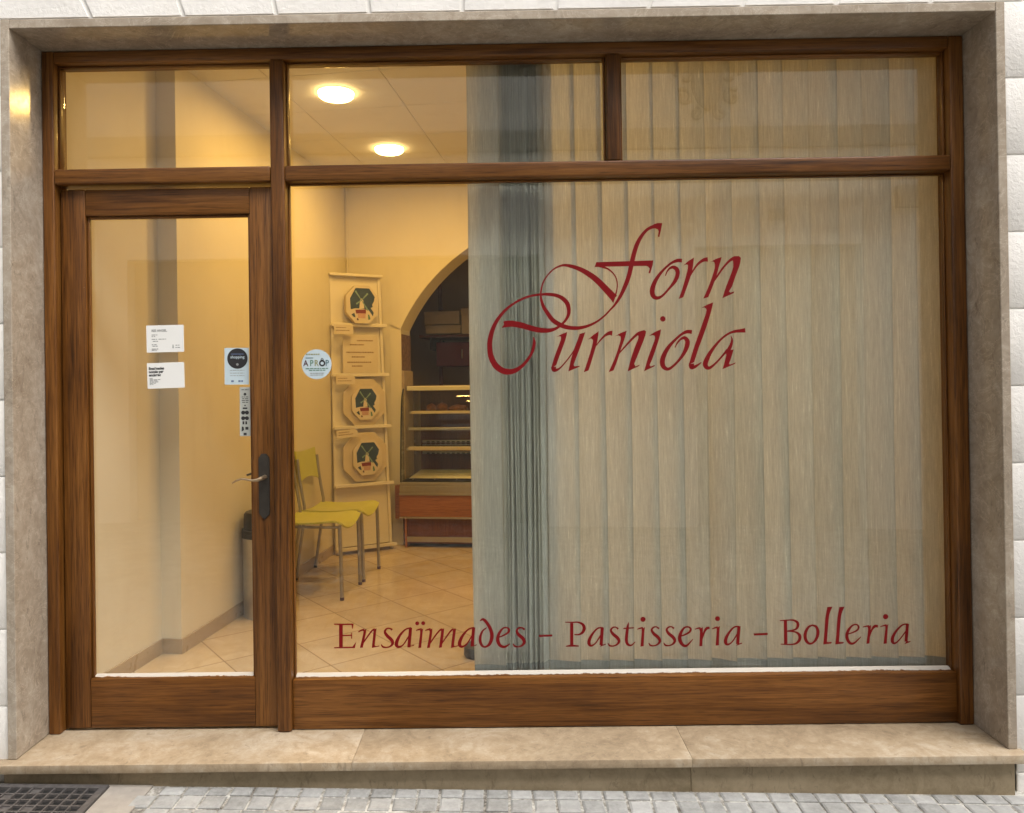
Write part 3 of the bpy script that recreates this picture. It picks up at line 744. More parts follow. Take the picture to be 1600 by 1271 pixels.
# o r n
S(w1, 'C', [(932, 432, 38), (885, 432, 34), (820, 460, 24), (750, 522, 24), (690, 595, 34), (650, 670, 44), (634, 740, 50), (648, 790, 44), (690, 806, 34), (740, 780, 23), (800, 715, 23), (860, 640, 36), (888, 570, 42), (880, 520, 42), (845, 498, 33), (810, 510, 20), (782, 543, 14), (766, 585, 9)])
T(w1, 'C', [(990, 462), (990, 510), (965, 610), (930, 730), (898, 817)], [(1053, 400), (1035, 530), (1002, 640), (970, 730), (945, 798)])
Q(w1, 'C', [(946, 482), (990, 440), (1053, 400), (1040, 470), (990, 475), (975, 470)])
S(w1, 'C', [(1010, 590, 12), (1050, 522, 17), (1090, 468, 22), (1130, 436, 30), (1160, 423, 38), (1190, 420, 46)])
T(w1, 'C', [(1252, 445), (1262, 490), (1235, 590), (1190, 710), (1145, 812)], [(1328, 396), (1305, 480), (1275, 590), (1235, 700), (1195, 798)])
Q(w1, 'C', [(1212, 448), (1270, 415), (1328, 396), (1315, 450), (1260, 450), (1235, 440)])
S(w1, 'C', [(1240, 655, 12), (1290, 580, 19), (1340, 508, 20), (1400, 440, 24), (1450, 408, 34), (1488, 405, 36)])
T(w1, 'C', [(1440, 420), (1443, 500), (1405, 610), (1370, 700), (1336, 808)], [(1522, 405), (1508, 480), (1467, 590), (1432, 690), (1400, 742)])
Q(w1, 'C', [(1432, 425), (1470, 392), (1500, 385), (1522, 405), (1505, 450), (1450, 450)])
Q(w1, 'C', [(1385, 745), (1402, 740), (1415, 752), (1455, 740), (1450, 757), (1336, 808), (1350, 770)])
w2_ = MB()  # lower word
S(w2_, 'B', [(345, 343, 62), (372, 338, 72), (450, 337, 70), (550, 356, 67), (650, 386, 62), (750, 408, 58), (850, 412, 48), (930, 392, 33), (992, 350, 26), (1042, 300, 28), (1075, 240, 36), (1082, 180, 44), (1066, 110, 50), (1020, 55, 47), (950, 17, 41), (860, 2, 36), (760, 4, 28), (650, 20, 24), (540, 60, 24), (440, 117, 26), (350, 192, 32), (272, 290, 40), (217, 400, 48), (187, 520, 56), (184, 620, 60), (202, 720, 64), (252, 812, 70), (322, 866, 68), (390, 882, 66), (460, 872, 54), (540, 825, 40), (610, 750, 33), (660, 670, 32), (685, 590, 34), (690, 540, 30), (680, 485, 7)])
Q(w2_, 'B', [(320, 382), (372, 302), (420, 300), (400, 372)])
# u
T(w2_, 'D', [(236, 505), (250, 560), (205, 690), (150, 840), (103, 1000)], [(342, 462), (325, 545), (275, 690), (215, 850), (180, 950)])
Q(w2_, 'D', [(186, 533), (260, 492), (342, 462), (330, 525), (245, 530), (222, 524)])
S(w2_, 'D', [(140, 975, 78), (148, 1020, 60), (190, 1018, 40), (240, 988, 24), (310, 912, 19), (390, 810, 18), (450, 715, 10)])
T(w2_, 'D', [(525, 490), (490, 590), (450, 690), (400, 850), (358, 1042)], [(606, 466), (575, 565), (520, 720), (470, 850), (436, 945)])
Q(w2_, 'D', [(400, 940), (436, 945), (450, 968), (526, 958), (520, 974), (358, 1042), (370, 990)])
# r
T(w2_, 'D', [(710, 530), (720, 600), (690, 730), (640, 890), (585, 1054)], [(806, 450), (780, 620), (745, 740), (700, 890), (655, 1028)])
Q(w2_, 'D', [(648, 574), (725, 505), (806, 450), (790, 560), (715, 575), (690, 556)])
S(w2_, 'D', [(765, 665, 12), (830, 582, 22), (890, 520, 32), (940, 488, 48), (975, 478, 62), (1005, 480, 76)])
# n
T(w2_, 'D', [(1110, 500), (1130, 560), (1095, 690), (1040, 850), (950, 1052)], [(1217, 443), (1185, 560), (1130, 720), (1080, 880), (1022, 1028)])
Q(w2_, 'D', [(1046, 522), (1130, 475), (1217, 443), (1195, 520), (1120, 525), (1090, 512)])
S(w2_, 'D', [(1090, 800, 10), (1140, 735, 20), (1200, 668, 26), (1300, 560, 32), (1380, 488, 42), (1450, 465, 52)])
T(w2_, 'D', [(1380, 480), (1388, 550), (1330, 700), (1280, 850), (1230, 1042)], [(1500, 470), (1478, 550), (1420, 700), (1360, 850), (1328, 930)])
Q(w2_, 'D', [(1372, 490), (1430, 445), (1475, 433), (1500, 450), (1490, 520), (1390, 525)])
Q(w2_, 'D', [(1300, 930), (1328, 930), (1345, 968), (1408, 942), (1400, 962), (1230, 1042), (1250, 990)])
# i
T(w2_, 'E', [(185, 550), (210, 605), (165, 740), (110, 890), (58, 1070)], [(293, 487), (270, 600), (220, 760), (170, 900), (134, 985)])
Q(w2_, 'E', [(122, 580), (205, 525), (293, 487), (280, 570), (205, 580), (175, 568)])
Q(w2_, 'E', [(100, 985), (134, 985), (148, 1003), (207, 983), (200, 1002), (58, 1070), (75, 1020)])
Dt(w2_, 'E', 317, 343, 38)
# o
S(w2_, 'E', [(722, 524, 54), (650, 522, 48), (570, 562, 34), (470, 652, 37), (390, 745, 52), (332, 850, 64), (310, 940, 70), (328, 1008, 62), (380, 1040, 46), (440, 1015, 35), (530, 930, 34), (610, 820, 50), (652, 720, 64), (658, 650, 62), (620, 607, 48), (570, 622, 30), (522, 672, 22), (486, 742, 10)])
# l
T(w2_, 'E', [(900, 170), (925, 225), (890, 340), (820, 540), (750, 740), (678, 975)], [(1016, 113), (990, 230), (940, 400), (870, 600), (810, 760), (752, 945)])
Q(w2_, 'E', [(850, 192), (935, 145), (1016, 113), (1000, 195), (920, 200), (890, 184)])
S(w2_, 'E', [(714, 965, 76), (718, 1012, 66), (755, 1010, 46), (800, 985, 30), (852, 948, 12)])
# a
S(w2_, 'E', [(1462, 502, 62), (1400, 508, 50), (1320, 517, 40), (1230, 548, 30), (1130, 622, 30), (1040, 722, 38), (965, 830, 54), (917, 930, 68), (908, 985, 68), (935, 1022, 54), (980, 1017, 38), (1060, 950, 27), (1140, 862, 27), (1215, 770, 34)])
S(w2_, 'E', [(1262, 575, 6), (1278, 630, 26), (1266, 700, 42), (1232, 775, 52), (1205, 840, 30)])
T(w2_, 'E', [(1215, 780), (1195, 860), (1170, 960), (1146, 1042)], [(1300, 768), (1280, 840), (1255, 920), (1236, 966)])
Q(w2_, 'E', [(1190, 960), (1236, 965), (1250, 978), (1328, 947), (1320, 968), (1146, 1042), (1160, 1000)])
sg = thing('name_lettering', 'large dark red swash lettering in two lines on the big pane', 'lettering', atY(965, 470, LY))
for mb in (w1, w2_):
    o = mb.build('word', M_['vinyl'], sg); o.location = -sg.location

def small(f, items):
    mb = MB()
    for it in items:
        k = it[0]
        if k == 'S': S(mb, f, it[1])
        elif k == 'T': T(mb, f, it[1], it[2])
        elif k == 'Q': Q(mb, f, it[1])
        elif k == 'D': Dt(mb, f, *it[1])
    return mb
def sh(pts, dx, dy=0): return [(p[0] + dx, p[1] + dy, *p[2:]) for p in pts]
# Ensaimades
a1 = [(642, 152, 12), (600, 164, 12), (560, 205, 18), (536, 250, 25), (531, 282, 26), (548, 297, 17), (582, 280, 10), (620, 222, 10), (642, 180, 8)]
def a_stem(x0, y0, x1, y1, w=24): return ('T', [(x0 - w * .6, y0), (x1 - w / 2, y1)], [(x0 + w * .4, y0 - 4), (x1 + w / 2, y1)])
ens = [('T', [(96, 130), (96, 300)], [(124, 130), (124, 300)]), ('Q', [(57, 120), (205, 120), (205, 131), (100, 131), (60, 129)]), ('Q', [(190, 122), (206, 120), (200, 158), (194, 158)]),
       ('Q', [(115, 206), (190, 203), (190, 214), (115, 216)]), ('Q', [(188, 188), (195, 188), (194, 234), (187, 234)]), ('Q', [(57, 308), (60, 299), (200, 294), (210, 306)]), ('Q', [(196, 296), (226, 256), (215, 308)]),
       ('S', [(240, 185, 6), (262, 172, 12), (288, 164, 14)]), ('T', [(275, 175), (280, 190), (254, 304)], [(302, 160), (298, 195), (276, 302)]), ('S', [(272, 278, 8), (302, 232, 11), (342, 178, 12), (366, 160, 14)]),
       ('T', [(356, 165), (356, 190), (344, 302)], [(380, 156), (376, 190), (366, 285)]), ('Q', [(344, 304), (350, 285), (366, 284), (374, 291), (402, 286), (400, 293)]),
       ('S', [(498, 168, 16), (482, 157, 11), (458, 158, 12), (443, 182, 18), (460, 212, 24), (490, 240, 26), (502, 264, 22), (492, 286, 15), (465, 299, 10), (430, 297, 14), (415, 278, 7)]),
       ('S', a1), a_stem(640, 154, 625, 300), ('Q', [(614, 300), (637, 280), (640, 288), (664, 280), (662, 288)]),
       ('S', [(678, 172, 6), (700, 165, 12), (722, 160, 14)]), ('T', [(708, 172), (710, 190), (696, 306)], [(734, 156), (728, 195), (718, 302)]), ('D', (688, 118, 15)), ('D', (733, 117, 15)),
       ('S', [(748, 172, 6), (770, 165, 12), (790, 160, 14)]), ('T', [(777, 172), (782, 190), (762, 306)], [(802, 156), (800, 195), (784, 302)]), ('S', [(780, 278, 8), (815, 226, 11), (852, 178, 12), (875, 160, 14)]),
       ('T', [(866, 165), (868, 190), (852, 304)], [(892, 156), (890, 190), (875, 300)]), ('S', [(870, 278, 8), (905, 226, 11), (940, 178, 12), (962, 160, 14)]),
       ('T', [(956, 165), (957, 190), (943, 304)], [(982, 156), (978, 190), (966, 285)]), ('Q', [(943, 305), (950, 284), (966, 284), (972, 291), (998, 284), (997, 292)]),
       ('S', sh(a1, 478, -2)), a_stem(1118, 152, 1104, 292), ('Q', [(1092, 296), (1116, 276), (1120, 284), (1140, 276), (1138, 285)]),
       ('S', [(1162, 100, 6), (1188, 88, 20), (1218, 118, 24), (1244, 165, 26), (1254, 215, 28), (1240, 268, 24), (1212, 294, 15), (1185, 292, 17), (1167, 262, 22), (1166, 220, 20), (1182, 178, 14), (1205, 157, 9), (1218, 150, 4)]),
       ('S', [(1302, 226, 10), (1340, 210, 12), (1376, 188, 16), (1383, 165, 17), (1365, 151, 12), (1335, 158, 14), (1306, 200, 22), (1298, 245, 27), (1315, 284, 24), (1350, 296, 18), (1392, 272, 6)]),
       ('S', [(1502, 166, 16), (1484, 153, 11), (1458, 153, 12), (1442, 175, 16), (1457, 205, 24), (1488, 232, 26), (1499, 260, 22), (1484, 284, 15), (1455, 296, 10), (1426, 290, 14), (1414, 272, 7)])]
s1 = [(640, 156, 15), (622, 143, 10), (600, 146, 12), (586, 166, 16), (602, 193, 22), (633, 220, 24), (646, 245, 21), (633, 268, 14), (605, 281, 10), (577, 278, 13), (564, 260, 6)]
aG = [(527, 147, 12), (490, 151, 12), (455, 186, 16), (430, 230, 23), (425, 262, 25), (440, 279, 16), (472, 261, 10), (508, 207, 10), (527, 172, 8)]
pas = [('Q', [(56, 200), (156, 196), (155, 211), (58, 215)]), ('T', [(286, 112), (286, 280)], [(310, 112), (310, 280)]), ('S', [(250, 106, 7), (300, 107, 9), (345, 107, 12), (378, 122, 19), (390, 150, 24), (378, 180, 20), (350, 197, 12), (318, 197, 9)]),
       ('Q', [(254, 287), (256, 279), (285, 272), (312, 272), (350, 277), (350, 286)]),
       ('S', aG), a_stem(525, 148, 514, 275), ('Q', [(503, 288), (524, 262), (528, 270), (550, 264), (548, 272)]), ('S', s1),
       ('S', [(716, 108, 6), (708, 150, 20), (700, 230, 23), (708, 266, 20), (735, 276, 12), (766, 250, 5)]), ('Q', [(676, 157), (680, 147), (757, 143), (754, 152)]),
       ('S', [(780, 158, 6), (800, 151, 11), (822, 147, 13)]), ('T', [(810, 158), (812, 180), (803, 286)], [(837, 142), (832, 180), (827, 282)]), ('D', (822, 85, 19)),
       ('S', sh(s1, 300, -2)), ('S', sh(s1, 410, -3)),
       ('S', [(1088, 212, 9), (1130, 198, 12), (1164, 178, 15), (1173, 156, 15), (1155, 141, 12), (1125, 148, 14), (1100, 186, 22), (1092, 230, 27), (1110, 268, 24), (1142, 279, 17), (1190, 230, 5)]),
       ('S', [(1203, 158, 6), (1225, 151, 11), (1246, 148, 13)]), ('T', [(1234, 158), (1240, 180), (1236, 284)], [(1262, 142), (1262, 200), (1258, 282)]), ('S', [(1256, 230, 10), (1272, 180, 15), (1290, 152, 20), (1312, 148, 18)]),
       ('S', [(1330, 156, 6), (1350, 148, 11), (1372, 142, 13)]), ('T', [(1362, 150), (1364, 170), (1356, 278)], [(1388, 134), (1384, 170), (1380, 276)]), ('D', (1370, 80, 18)),
       ('S', sh(aG, 1004, -9)), a_stem(1530, 138, 1518, 266), ('Q', [(1506, 280), (1527, 254), (1531, 262), (1552, 256), (1550, 264)])]
lH = ('T', [(787, 104), (770, 200), (762, 320), (752, 427)], [(832, 101), (806, 165), (795, 260), (784, 405)]); lf = ('Q', [(752, 427), (770, 402), (800, 406), (826, 405), (822, 418)])
eH = [(957, 340, 10), (1010, 322, 12), (1048, 300, 16), (1056, 272, 17), (1035, 254, 12), (1000, 266, 16), (966, 310, 24), (956, 360, 28), (976, 408, 24), (1015, 416, 18), (1078, 360, 6)]
bol = [('Q', [(152, 331), (274, 326), (272, 346), (155, 350)]), ('T', [(412, 222), (414, 422)], [(440, 222), (443, 420)]), ('S', [(378, 222, 8), (430, 218, 11), (490, 217, 15), (528, 236, 23), (533, 268, 24), (510, 298, 15), (440, 312, 10)]),
       ('S', [(440, 312, 9), (510, 319, 14), (547, 346, 26), (548, 384, 26), (520, 416, 18), (470, 427, 12), (385, 424, 8)]),
       ('S', [(662, 259, 13), (625, 277, 20), (599, 325, 27), (599, 378, 28), (625, 416, 21), (660, 414, 16), (694, 375, 24), (706, 320, 28), (692, 275, 22), (655, 259, 13)]),
       lH, lf, ('T', [(p[0] + 104, p[1]) for p in lH[1]], [(p[0] + 104, p[1]) for p in lH[2]]), ('Q', sh(lf[1], 104)),
       ('S', eH), ('S', [(1092, 277, 7), (1122, 270, 12), (1148, 266, 13)]), ('T', [(1132, 275), (1138, 300), (1124, 422)], [(1164, 260), (1160, 310), (1150, 418)]), ('S', [(1150, 360, 9), (1170, 303, 16), (1196, 270, 24), (1224, 270, 22)]),
       ('S', [(1243, 273, 7), (1272, 265, 12), (1298, 258, 13)]), ('T', [(1283, 268), (1287, 290), (1272, 422)], [(1314, 252), (1308, 290), (1300, 418)]), ('D', (1290, 187, 23)),
       ('S', [(1482, 251, 13), (1436, 258, 14), (1386, 305, 19), (1354, 358, 26), (1348, 398, 28), (1365, 417, 17), (1402, 393, 12), (1460, 318, 11), (1482, 275, 9)]), a_stem(1481, 252, 1466, 402, 27), ('Q', [(1450, 425), (1478, 390), (1484, 400), (1506, 396), (1502, 406)])]
sg = thing('product_lettering', 'line of small dark red lettering along the foot of the big pane', 'lettering', atY(970, 990, LY))
for f, it in (('F', ens), ('G', pas), ('H', bol)):
    o = small(f, it).build('word', M_['vinyl'], sg); o.location = -sg.location

# ================================================================== STICKERS ON THE PANES
def text_mesh(s, size, x, y, z, name, mat, parent=None, bold=0, align='LEFT', squash=1):
    c = bpy.data.curves.new('t', 'FONT'); c.body = s; c.size = size; c.align_x = align; c.offset = bold; c.resolution_u = 3
    o = bpy.data.objects.new('t', c); col.objects.link(o); dg_ = bpy.context.evaluated_depsgraph_get()
    me = bpy.data.meshes.new_from_object(o.evaluated_get(dg_)); bpy.data.objects.remove(o)
    me.transform(Matrix.Translation((x, y, z)) @ Matrix.Rotation(math.pi / 2, 4, 'X') @ Matrix.Diagonal((squash, 1, 1, 1)))
    me.materials.append(mat); ob_ = bpy.data.objects.new(name, me); col.objects.link(ob_)
    if parent: ob_.parent = parent
    return ob_
def lines(spec, y, h, name, mat, parent, seed=1):
    """rows of tiny print too small to read: each row a run of word-long dashes"""
    rnd = random.Random(seed); m = MB()
    for (x0, x1, z) in spec:
        x = x0
        while x < x1 - .002:
            w = min(rnd.uniform(.005, .016), x1 - x); m.poly([(x, y, z), (x + w, y, z), (x + w, y, z + h), (x, y, z + h)]); x += w + .0025
    return m.build(name, mat, parent)
def sticker(name, label, cat, cx, cz, w, h, y, mat, tilt=0, thick=.0006):
    t = thing(name, label, cat, (cx, y, cz)); t.rotation_euler.y = tilt
    MB().box(-w / 2, w / 2, -thick, 0, -h / 2, h / 2).build('sheet', mat, t); return t
YD = .0605
p = sticker('paper_notice', 'white printed notice taped inside the door, the upper of two', 'notice', -1.309, 1.623, .147, .106, YD - .0006, M_['paper'], R(-.6))
text_mesh('RES ANGEL.', .0125, -.053, -.001, .028, 'heading', M_['grey_ink'], p, .0004, squash=.95)
lines([(-.053, -.03, .014), (-.053, -.036, .008), (-.053, -.032, -.003), (-.026, .004, -.003), (-.049, -.028, -.011), (-.053, -.032, -.024), (-.05, -.03, -.030), (-.053, -.028, -.041), (-.053, -.034, -.046), (.04, .06, -.028), (.04, .06, -.037)], -.001, .0028, 'small_print', M_['grey_ink'], p, 2)
MB().poly([(.028, -.001, -.038), (.033, -.001, -.038), (.032, -.001, -.024), (.029, -.001, -.024)]).build('mark', M_['grey_ink'], p)
p = sticker('paper_notice', 'white printed notice with bold heading on the door pane, the lower of two', 'notice', -1.308, 1.479, .146, .100, YD - .0006, M_['paper'], R(-1.3))
for i, s in enumerate(('Ensaïmades', 'només per', 'encàrrec')):
    text_mesh(s, .0142, -.066, -.001, .024 - .0128 * i, 'heading', M_['ink'], p, .0007, squash=.92)
lines([(-.064, -.052, -.012), (-.064, -.022, -.0165), (-.064, -.034, -.021), (-.064, -.030, -.0255), (-.064, -.04, -.030), (-.064, -.05, -.0345)], -.001, .0025, 'small_print', M_['grey_ink'], p, 5)
p = sticker('shopping_sticker', 'pale blue sticker with a black disc on the door pane', 'sticker', -1.029, 1.511, .096, .144, YD - .0006, M_['bluepaper'], R(.4))
MB().poly([(.003 + .040 * math.cos(a), -.0012, .030 + .040 * math.sin(a)) for a in [2 * math.pi * k / 40 for k in range(40)]]).build('disc', M_['ink'], p)
text_mesh('shopping', .0155, .003, -.0018, .031, 'wording', M_['bluepaper'], p, .0002, 'CENTER')
text_mesh('comerciants', .010, .003, -.0018, .045, 'wording', M_['blue_ink'], p, .0002, 'CENTER')
MB().poly([(.003 + .005 * math.cos(a), -.0018, .007 + .005 * math.sin(a)) for a in [2 * math.pi * k / 12 for k in range(12)]]).build('mark', M_['grey_ink'], p)
lines([(-.026, .03, -.017), (-.026, .03, -.028), (-.026, .03, -.038)], -.0012, .002, 'small_print', M_['grey_ink'], p, 8)
lines([(-.022, -.008, -.062), (.006, .026, -.062)], -.0012, .007, 'maker_mark', M_['blue_ink'], p, 9)
p = sticker('hours_sticker', 'narrow grey sticker with rows of black symbols beside the door stile', 'sticker', -.9985, 1.333, .042, .192, YD - .0006, M_['greypaper'], R(.5))
m = MB()
def q(mb, x0, x1, z0, z1, y=-.0012): mb.poly([(x0, y, z0), (x1, y, z0), (x1, y, z1), (x0, y, z1)])
def disc(mb, x, z, r, rz=None, y=-.0012): mb.poly([(x + r * math.cos(a), y, z + (rz or r) * math.sin(a)) for a in [2 * math.pi * k / 16 for k in range(16)]])
disc(m, 0, .068, .0055); disc(m, 0, .024, .003)
q(m, -.009, .009, .010, .016)
for z in (-.004, -.026):
    for x in (-.0075, .0075): disc(m, x, z, .0078)
    q(m, -.008, .008, z - .001, z + .005, -.0013)
q(m, -.010, -.003, -.050, -.038); q(m, .001, .008, -.050, -.038)
m.poly([(-.014, -.0012, -.078), (-.004, -.0012, -.072), (-.006, -.0012, -.060), (-.013, -.0012, -.058)]); q(m, .001, .013, -.071, -.060); q(m, -.006, .006, -.092, -.083)
m.build('symbols', M_['ink'], p)
lines([(-.014, .016, .084), (-.013, .014, .056), (-.011, .012, .049), (-.013, .014, .042), (-.011, .012, .035)], -.0012, .0025, 'small_print', M_['ink'], p, 12)
t = thing('round_sticker', 'round pale sticker with coloured capitals on the big pane', 'sticker', (-.717, GY - .0008, 1.5145))
r_ = .0585
MB().prism([(r_ * math.cos(a), 0, r_ * math.sin(a)) for a in [2 * math.pi * k / 48 for k in range(48)]], (0, .0005, 0)).build('sheet', M_['bluepaper'], t)
for s, x, mt, sz in (('A', -.0425, 'maroon_ink', .033), ('P', -.0195, 'green_ink', .033), ('R', -.0005, 'olive_ink', .033), ('P', .0415, 'teal_ink', .033)):
    text_mesh(s, sz, x, -.0006, -.0065, 'letter', M_[mt], t, .0006, 'CENTER', .85)
m = MB()
for k in range(24):
    a, b = 2 * math.pi * k / 24, 2 * math.pi * (k + 1) / 24
    m.poly([(.022 + ro * math.cos(u), -.0006, .0035 + ro * math.sin(u)) for ro, u in ((.0065, a), (.0125, a), (.0125, b), (.0065, b))])
for k in range(12):
    a, b = math.pi * k / 12, math.pi * (k + 1) / 12
    m.poly([(.022 + ro * .8 * math.cos(u), -.0007, .017 + ro * math.sin(u)) for ro, u in ((.0045, a), (.007, a), (.007, b), (.0045, b))])
q(m, .016, .028, .014, .018, -.0007)
m.build('letter', M_['ink'], t)
q_ = MB(); q(q_, -.043, -.013, .023, .0265, -.0006); q_.build('accent_bar', M_['teal_ink'], t)
lines([(-.042, .012, .0365)], -.0006, .005, 'small_print', M_['olive_ink'], t, 4)
lines([(-.043, .045, -.0185), (-.03, .034, -.0255)], -.0006, .0035, 'small_print', M_['green_ink'], t, 6)
lines([(-.026, .028, -.037), (-.024, .026, -.044)], -.0006, .003, 'small_print', M_['grey_ink'], t, 7)

# ================================================================== DISPLAY RACK IN THE CORNER
RL, RR_ = Vector((-1.289, 3.01, 0)), Vector((-.894, 3.238, 0))
rang = math.atan2((RR_ - RL).y, (RR_ - RL).x); RWD = (RR_ - RL).length            # ~0.456 wide at the foot
dk = thing('display_rack', 'cream painted standing rack with narrow ledges set across the corner', 'display rack', (RL.x, RL.y, FZ), rang)
HT = 2.176
def rx(z, s):                                                   # the board narrows towards its top
    f = z / HT
    return (.000 - .008 * f) if s < 0 else (RWD + .012 - .058 * f)
def ry(z): return .012 + .05 * z / HT                           # and leans back a little
m = MB()
m.prism([(rx(.05, -1), ry(.05), .05), (rx(.05, 1), ry(.05), .05), (rx(HT, 1), ry(HT), HT), (rx(HT, -1), ry(HT), HT)], (0, .02, 0), .002)
m.build('back_board', M_['white_board'], dk)
for s in (-1, 1):
    m = MB(); w = .022
    x0 = lambda z: rx(z, s) - (0 if s > 0 else w)
    m.prism([(rx(.0, s) - (w if s > 0 else 0), ry(0) - .018, .0), (rx(0, s) + (0 if s > 0 else w), ry(0) - .018, .0), (rx(HT, s) + (0 if s > 0 else w), ry(HT) - .018, HT), (rx(HT, s) - (w if s > 0 else 0), ry(HT) - .018, HT)], (0, .10 if s < 0 else .05, 0), .002)
    m.build('side_rail', M_['white_board'], dk)
LED = [.045, .537, .990, 1.400, 1.793]
for z in LED:
    m = MB(); d = .055
    m.box(rx(z, -1) - .004, rx(z, 1) + .022, ry(z) - d, ry(z) - .0005, z - .016, z, .002, 1); m.box(rx(z, -1) - .004, rx(z, 1) + .022, ry(z) - d - .008, ry(z) - d - .0003, z - .016, z + .010, .002, 1)
    m.build('ledge', M_['white_board'], dk)
MB().box(rx(HT, -1) - .010, rx(HT, 1) + .012, ry(HT) - .05, ry(HT) + .03, HT + .0005, HT + .022, .003, 1).build('top_cap', M_['white_board'], dk)
def toR(u, v, yl):
    """point of the rack's own plane y = yl seen at a picture position, in rack coordinates"""
    d = ray(u, v); o = Vector((RL.x, RL.y, FZ)); n = Vector((-math.sin(rang), math.cos(rang), 0)); s = (yl - (CAMP - o).dot(n)) / d.dot(n)
    q_ = CAMP + d * s - o; return Vector((q_.x * math.cos(rang) + q_.y * math.sin(rang), yl, q_.z))
def on_rack(v): return Vector((RL.x, RL.y, FZ)) + Vector((v.x * math.cos(rang) - v.y * math.sin(rang), v.x * math.sin(rang) + v.y * math.cos(rang), v.z))
def octa(cx, cz, hw, hh, k=.44): return [(cx + hw * a, cz + hh * b) for a, b in ((-k, -1), (k, -1), (1, -k), (1, k), (k, 1), (-k, 1), (-1, k), (-1, -k))]
def octa_box(name, label, u, v, hw, hh, yl, depth, art, mat, tilt=R(-6), group=None):
    c = toR(u, v, yl); t = thing(name, label, 'pastry box', on_rack(c), rang, group)
    m = MB(); m.prism([(x, 0, z) for x, z in octa(0, 0, hw, hh)], (0, depth, 0), .003); m.build('tray', mat, t)
    m = MB(); m.prism([(x, -.0032, z) for x, z in octa(0, 0, hw * 1.012, hh * 1.012)], (0, .0030, 0), .001)
    m.prism([(x, -.003, z) for x, z in octa(0, 0, hw * 1.012, hh * 1.012)], (0, .0005, 0))
    lid = m.build('lid', M_['card'] if art else mat, t)
    if art:
        Y = -.0037
        def pl(pts, nm, mt, y=Y):
            mm = MB(); mm.poly([(hw * a, y, hh * b) for a, b in pts]); mm.build(nm, M_[mt], lid)
        pl([(-.42, .86), (.45, .86), (.80, .42), (.74, .18), (.62, .0), (.66, -.12), (.52, -.18), (.72, -.42), (.66, -.62), (.40, -.30), (-.1, -.22), (-.45, -.22), (-.74, -.28), (-.78, .30), (-.70, .42)], 'sky_print', 'sky_art')
        pl([(-.20, -.22), (.12, -.22), (.05, .22), (-.06, .32), (-.14, .22)], 'mill_print', 'card', Y - .0004)
        for (a, b) in ((.75, .55), (2.25, .62), (3.7, .40), (5.35, .66)):
            ca, sa = math.cos(a), math.sin(a); w = .05
            pl([(-.05 - sa * w * .4, .22 + ca * w * .4), (-.05 + ca * b - sa * w, .22 + sa * b + ca * w), (-.05 + ca * b + sa * w, .22 + sa * b - ca * w), (-.05 + sa * w * .4, .22 - ca * w * .4)], 'sail_print', 'sail_art', Y - .0006)
        pl([(-.45, -.30), (.22, -.27), (.22, -.50), (-.40, -.50)], 'roof_print', 'red_art', Y - .0004)
        pl([(-.32, -.48), (.20, -.48), (.18, -.74), (-.28, -.74)], 'house_print', 'pink_art', Y - .0005)
        pl([(-.70, -.55), (-.52, -.46), (-.44, -.70), (-.56, -.68)], 'shrub_print', 'sky_art', Y - .0005)
        pl([(.34, -.52), (.44, -.56), (.50, -.78), (.36, -.82)], 'shrub_print', 'green_ink', Y - .0005)
        pl([(-.38, -.78), (-.30, -.72), (-.24, -.84), (-.32, -.86)], 'shrub_print', 'maroon_ink', Y - .0005)
    return t
octa_box('printed_pastry_box', 'octagonal pastry box with a windmill print, topmost on the rack', 566, 476, .130, .148, -.030, .055, True, M_['kraft'], group=None)
octa_box('plain_pastry_box', 'large plain octagonal box behind the middle printed box', 569, 629, .170, .182, -.010, .016, False, M_['kraft'])
octa_box('printed_pastry_box', 'windmill printed box in front of the middle plain box', 571.5, 630, .112, .130, -.034, .020, True, M_['kraft'])
octa_box('plain_pastry_box', 'large plain octagonal box on the lowest filled ledge', 570.5, 714, .176, .190, -.018, .020, False, M_['kraft'])
octa_box('printed_pastry_box', 'windmill printed box on the lowest plain box, above the chairs', 574.5, 715, .118, .136, -.044, .022, True, M_['kraft'])
def card(u0, v0, u1, v1, label, yl=-.060, tilt=0):
    a, b = toR(u0, v1, yl), toR(u1, v0, yl); w, h = b.x - a.x, b.z - a.z
    t = thing('price_card', label, 'card', on_rack((a + b) / 2), rang); t.rotation_euler.y = tilt
    MB().prism([(-w / 2, 0, -h / 2), (w / 2, 0, -h / 2), (w / 2, 0, h * .2), (w * .4, 0, h / 2), (-w / 2, 0, h / 2)], (0, .0012, 0)).build('sheet', M_['paper'] if False else M_['card'], t)
    lines([(-w * .4, w * .1, h * .15), (-w * .4, w * .3, -h * .15)], -.0006, .006, 'small_print', M_['brown_ink'], t, int(u0 + v0))
card(522, 508, 552, 522, 'small price card below the topmost windmill box')
card(525, 587, 555, 601, 'small price card below the typed notice on the rack')
card(526, 671, 559, 685, 'small price card tilted on the ledge above the lowest boxes', tilt=R(-3))
a, b = toR(536, 583, -.002), toR(590, 524, -.002)
t = thing('typed_notice', 'cream typed notice pinned between two ledges of the rack', 'notice', on_rack((a + b) / 2), rang)
w, h = b.x - a.x, b.z - a.z
MB().box(-w / 2, w / 2, -.001, 0, -h / 2, h / 2).build('sheet', M_['card'], t)
lines([(-w * .1, w * .36, h * .33), (-w * .3, w * .1, h * .22), (-w * .40, w * .38, h * .02), (-w * .25, w * .12, -h * .10), (-w * .38, w * .30, -h * .24), (-w * .25, w * .05, -h * .34)], -.0016, .010, 'typing', M_['brown_ink'], t, 31)

